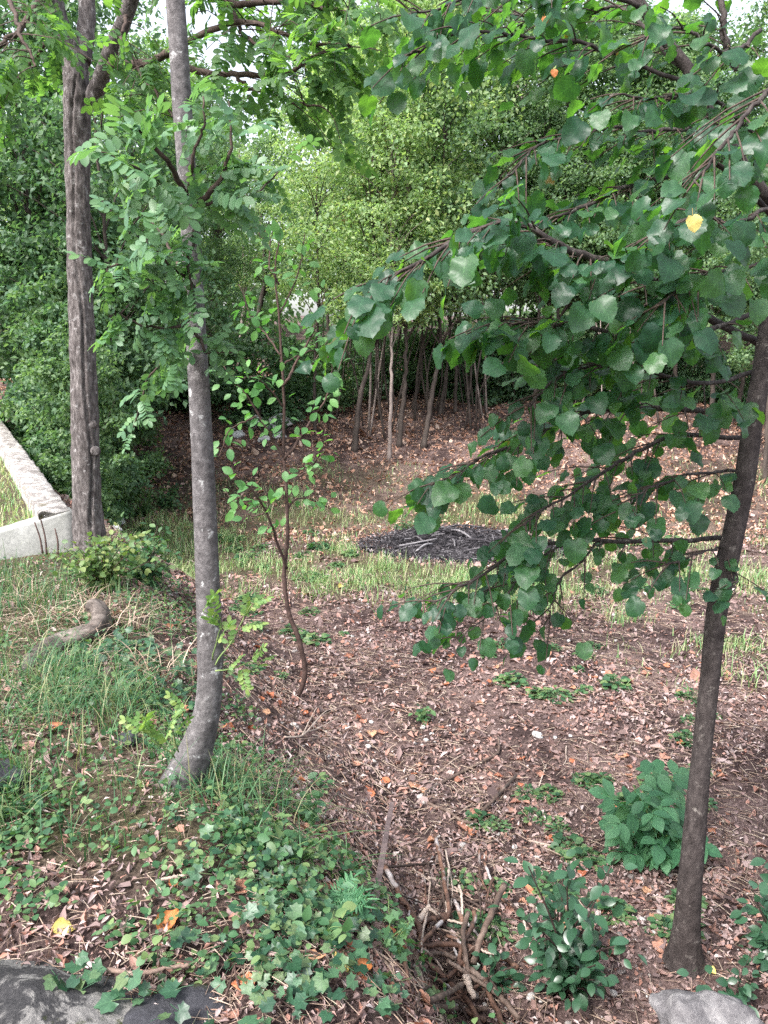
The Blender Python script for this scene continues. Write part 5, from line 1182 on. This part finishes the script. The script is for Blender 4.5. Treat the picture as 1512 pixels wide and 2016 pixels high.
# weeds in the clearing
WD = []
for k in range(5):
    q = np.random.default_rng(950 + k); mb = MB(); n = 60
    a = q.uniform(0, 6.28, n); r = np.sqrt(q.random(n)) * .1; pp = np.stack([np.cos(a) * r, np.sin(a) * r, q.uniform(.01, .09, n) * (1.2 - r / .1)], -1)
    scatter(mb, OVAL if k % 2 else ROUND, pp, basis(np.stack([np.cos(a), np.sin(a), q.uniform(-.2, .5, n)], -1), q.normal(0, .3, (n, 3)) + [0, 0, 1]), q.uniform(.025, .055, n)); 
    for e in pp:
        V, F = tube([(0, 0, -.01), e * .5 + [0, 0, .01], e], .0012, 3, False); mb.add(V, F)
    WD.append(mb.me('weed'))
x, y, q = spots(520, 2.9, 13, 961, .47, 0); keep = (edge_dist(x, y) > .5) & (pit_mask(x, y) > 1.15) & (fbm(x * .8, y * .8, 963) > .47)
for k, i in enumerate(np.nonzero(keep)[0][:120]):
    o = obj('weed', WD[k % 5], M['herb'], label='low leafy green weed sprouting from the clearing floor', cat='weed', group='weeds in the clearing', kind=None); s = q.uniform(.4, 1.05) * (.55 + .1 * y[i]); o.location = (x[i], y[i], gz(x[i], y[i])); o.scale = (s, s, s * .9); o.rotation_euler = (0, 0, q.uniform(0, 6))
# seedlings at the lower edge of the bank
for k, (a, b, h, lb) in enumerate(((770, 1880, .16, 'bright green lobed-leaf seedling on the bank edge beside the rods'), (835, 1420, .14, 'yellowish weedy plant on the litter in front of the sapling'), (600, 1625, .2, 'leafy green herb in the long grass beside the fern'), (560, 1690, .16, 'dark leafy herb on the slope under the long grass'), (640, 1860, .1, 'small herb at the top of the ivy'))):
    leafy_plant('seedling', G(a, b), h, .1, 6, 54, [lobed_leaf(970 + k, 3, .3)] if k == 0 else [OVAL], [mesh('seedling_leaf', *(lobed_leaf(970 + k, 3, .3) if k == 0 else OVAL))], M['pinnate'] if k in (0, 2) else M['herb'], M['green_stem'], .04, lb, 'plant', 980 + k, cone=.3, spread=.03)
# fern
ff = G(635, 1775); rf = empty('fern', tuple(ff), label='small green fern growing out of the slope of the bank', cat='fern'); q = np.random.default_rng(991)
FN = pinnate_leaf(992, 14, blade_template([(0, .05), (.3, .1), (.7, .07), (1, .01)], .1, .1), .3, curve_=.3); FM = leaf_mesh('frond', *FN)
for k in range(7):
    a = -0.3 + q.uniform(-1.4, 1.4); o = obj('frond', FM, M['walnut'], rf); place(o, np.zeros(3), basis(np.array([[math.cos(a), math.sin(a) - .3, .45]]), np.array([[0, -.2, 1.]]))[0], q.uniform(.08, .13))
# ivy
IV = [lobed_leaf(1000 + k, 5, .19) for k in range(5)]; IVM = [leaf_mesh('ivy_leaf', *t) for t in IV]
def ivy(pxs, n, jit, size, label, seed, lift=(.015, .06)):
    q = np.random.default_rng(seed); c = np.array([G(a, b) for a, b in pxs]); root = empty('ivy', tuple(c[0]), label=label, cat='ivy'); pos, tip, nor, sc = [], [], [], []; L_ = c[0]
    for k in range(4):
        w = c + q.normal(0, jit * .5, c.shape) * [1, 1, 0]; w[:, 2] = ground_z(w[:, 0], w[:, 1]) + .015; p = curve(w, 30); p[:, 2] = np.maximum(p[:, 2], ground_z(p[:, 0], p[:, 1]) + .006); V, F = tube(p - L_, np.linspace(.0035, .0018, 30), 5, False); obj('stem', mesh('stem', V, F), M['brown_stem'], root)
    base = curve(c, 200)
    for i in range(n):
        b = base[q.integers(200)] + q.normal(0, jit, 3) * [1, 1, 0]; b[2] = gz(b[0], b[1]) + q.uniform(*lift); pos.append(b); tip.append([q.normal(0, 1), q.normal(-.3, .8), q.normal(-.2, .2)]); nor.append(q.normal(0, .35, 3) + [0, -.35, .9]); sc.append(size * q.uniform(.6, 1.3))
    leaf_parts(root, 'leaf', IVM, IV, M['ivy'], pos, basis(np.array(tip), np.array(nor)), sc)
ivy([(380, 1900), (450, 1880), (520, 1930), (600, 1900), (690, 1950), (640, 1990), (500, 1985)], 130, .09, .043, 'ivy with large lobed leaves spreading over the edge of the dark rock', 1101)
ivy([(130, 1960), (200, 1975), (260, 1990)], 16, .05, .055, 'few ivy leaves trailing across the lichened rock', 1102, (.05, .10))
ivy([(430, 1640), (500, 1690), (560, 1740), (600, 1800), (540, 1800)], 120, .09, .045, 'dark ivy on the shaded slope of the bank', 1103)
ivy([(200, 1290), (280, 1300), (350, 1320), (330, 1380), (230, 1260)], 190, .13, .05, 'dark ivy patch beside the weathered root', 1104, (.01, .09))
ivy([(560, 1860), (640, 1830), (700, 1810), (760, 1900)], 70, .08, .045, 'ivy creeping along the lip of the bank towards the rods', 1105)
ivy([(90, 890), (120, 930), (135, 970)], 60, .1, .06, 'ivy climbing over the stone side of the low wall', 1106, (.1, .3))
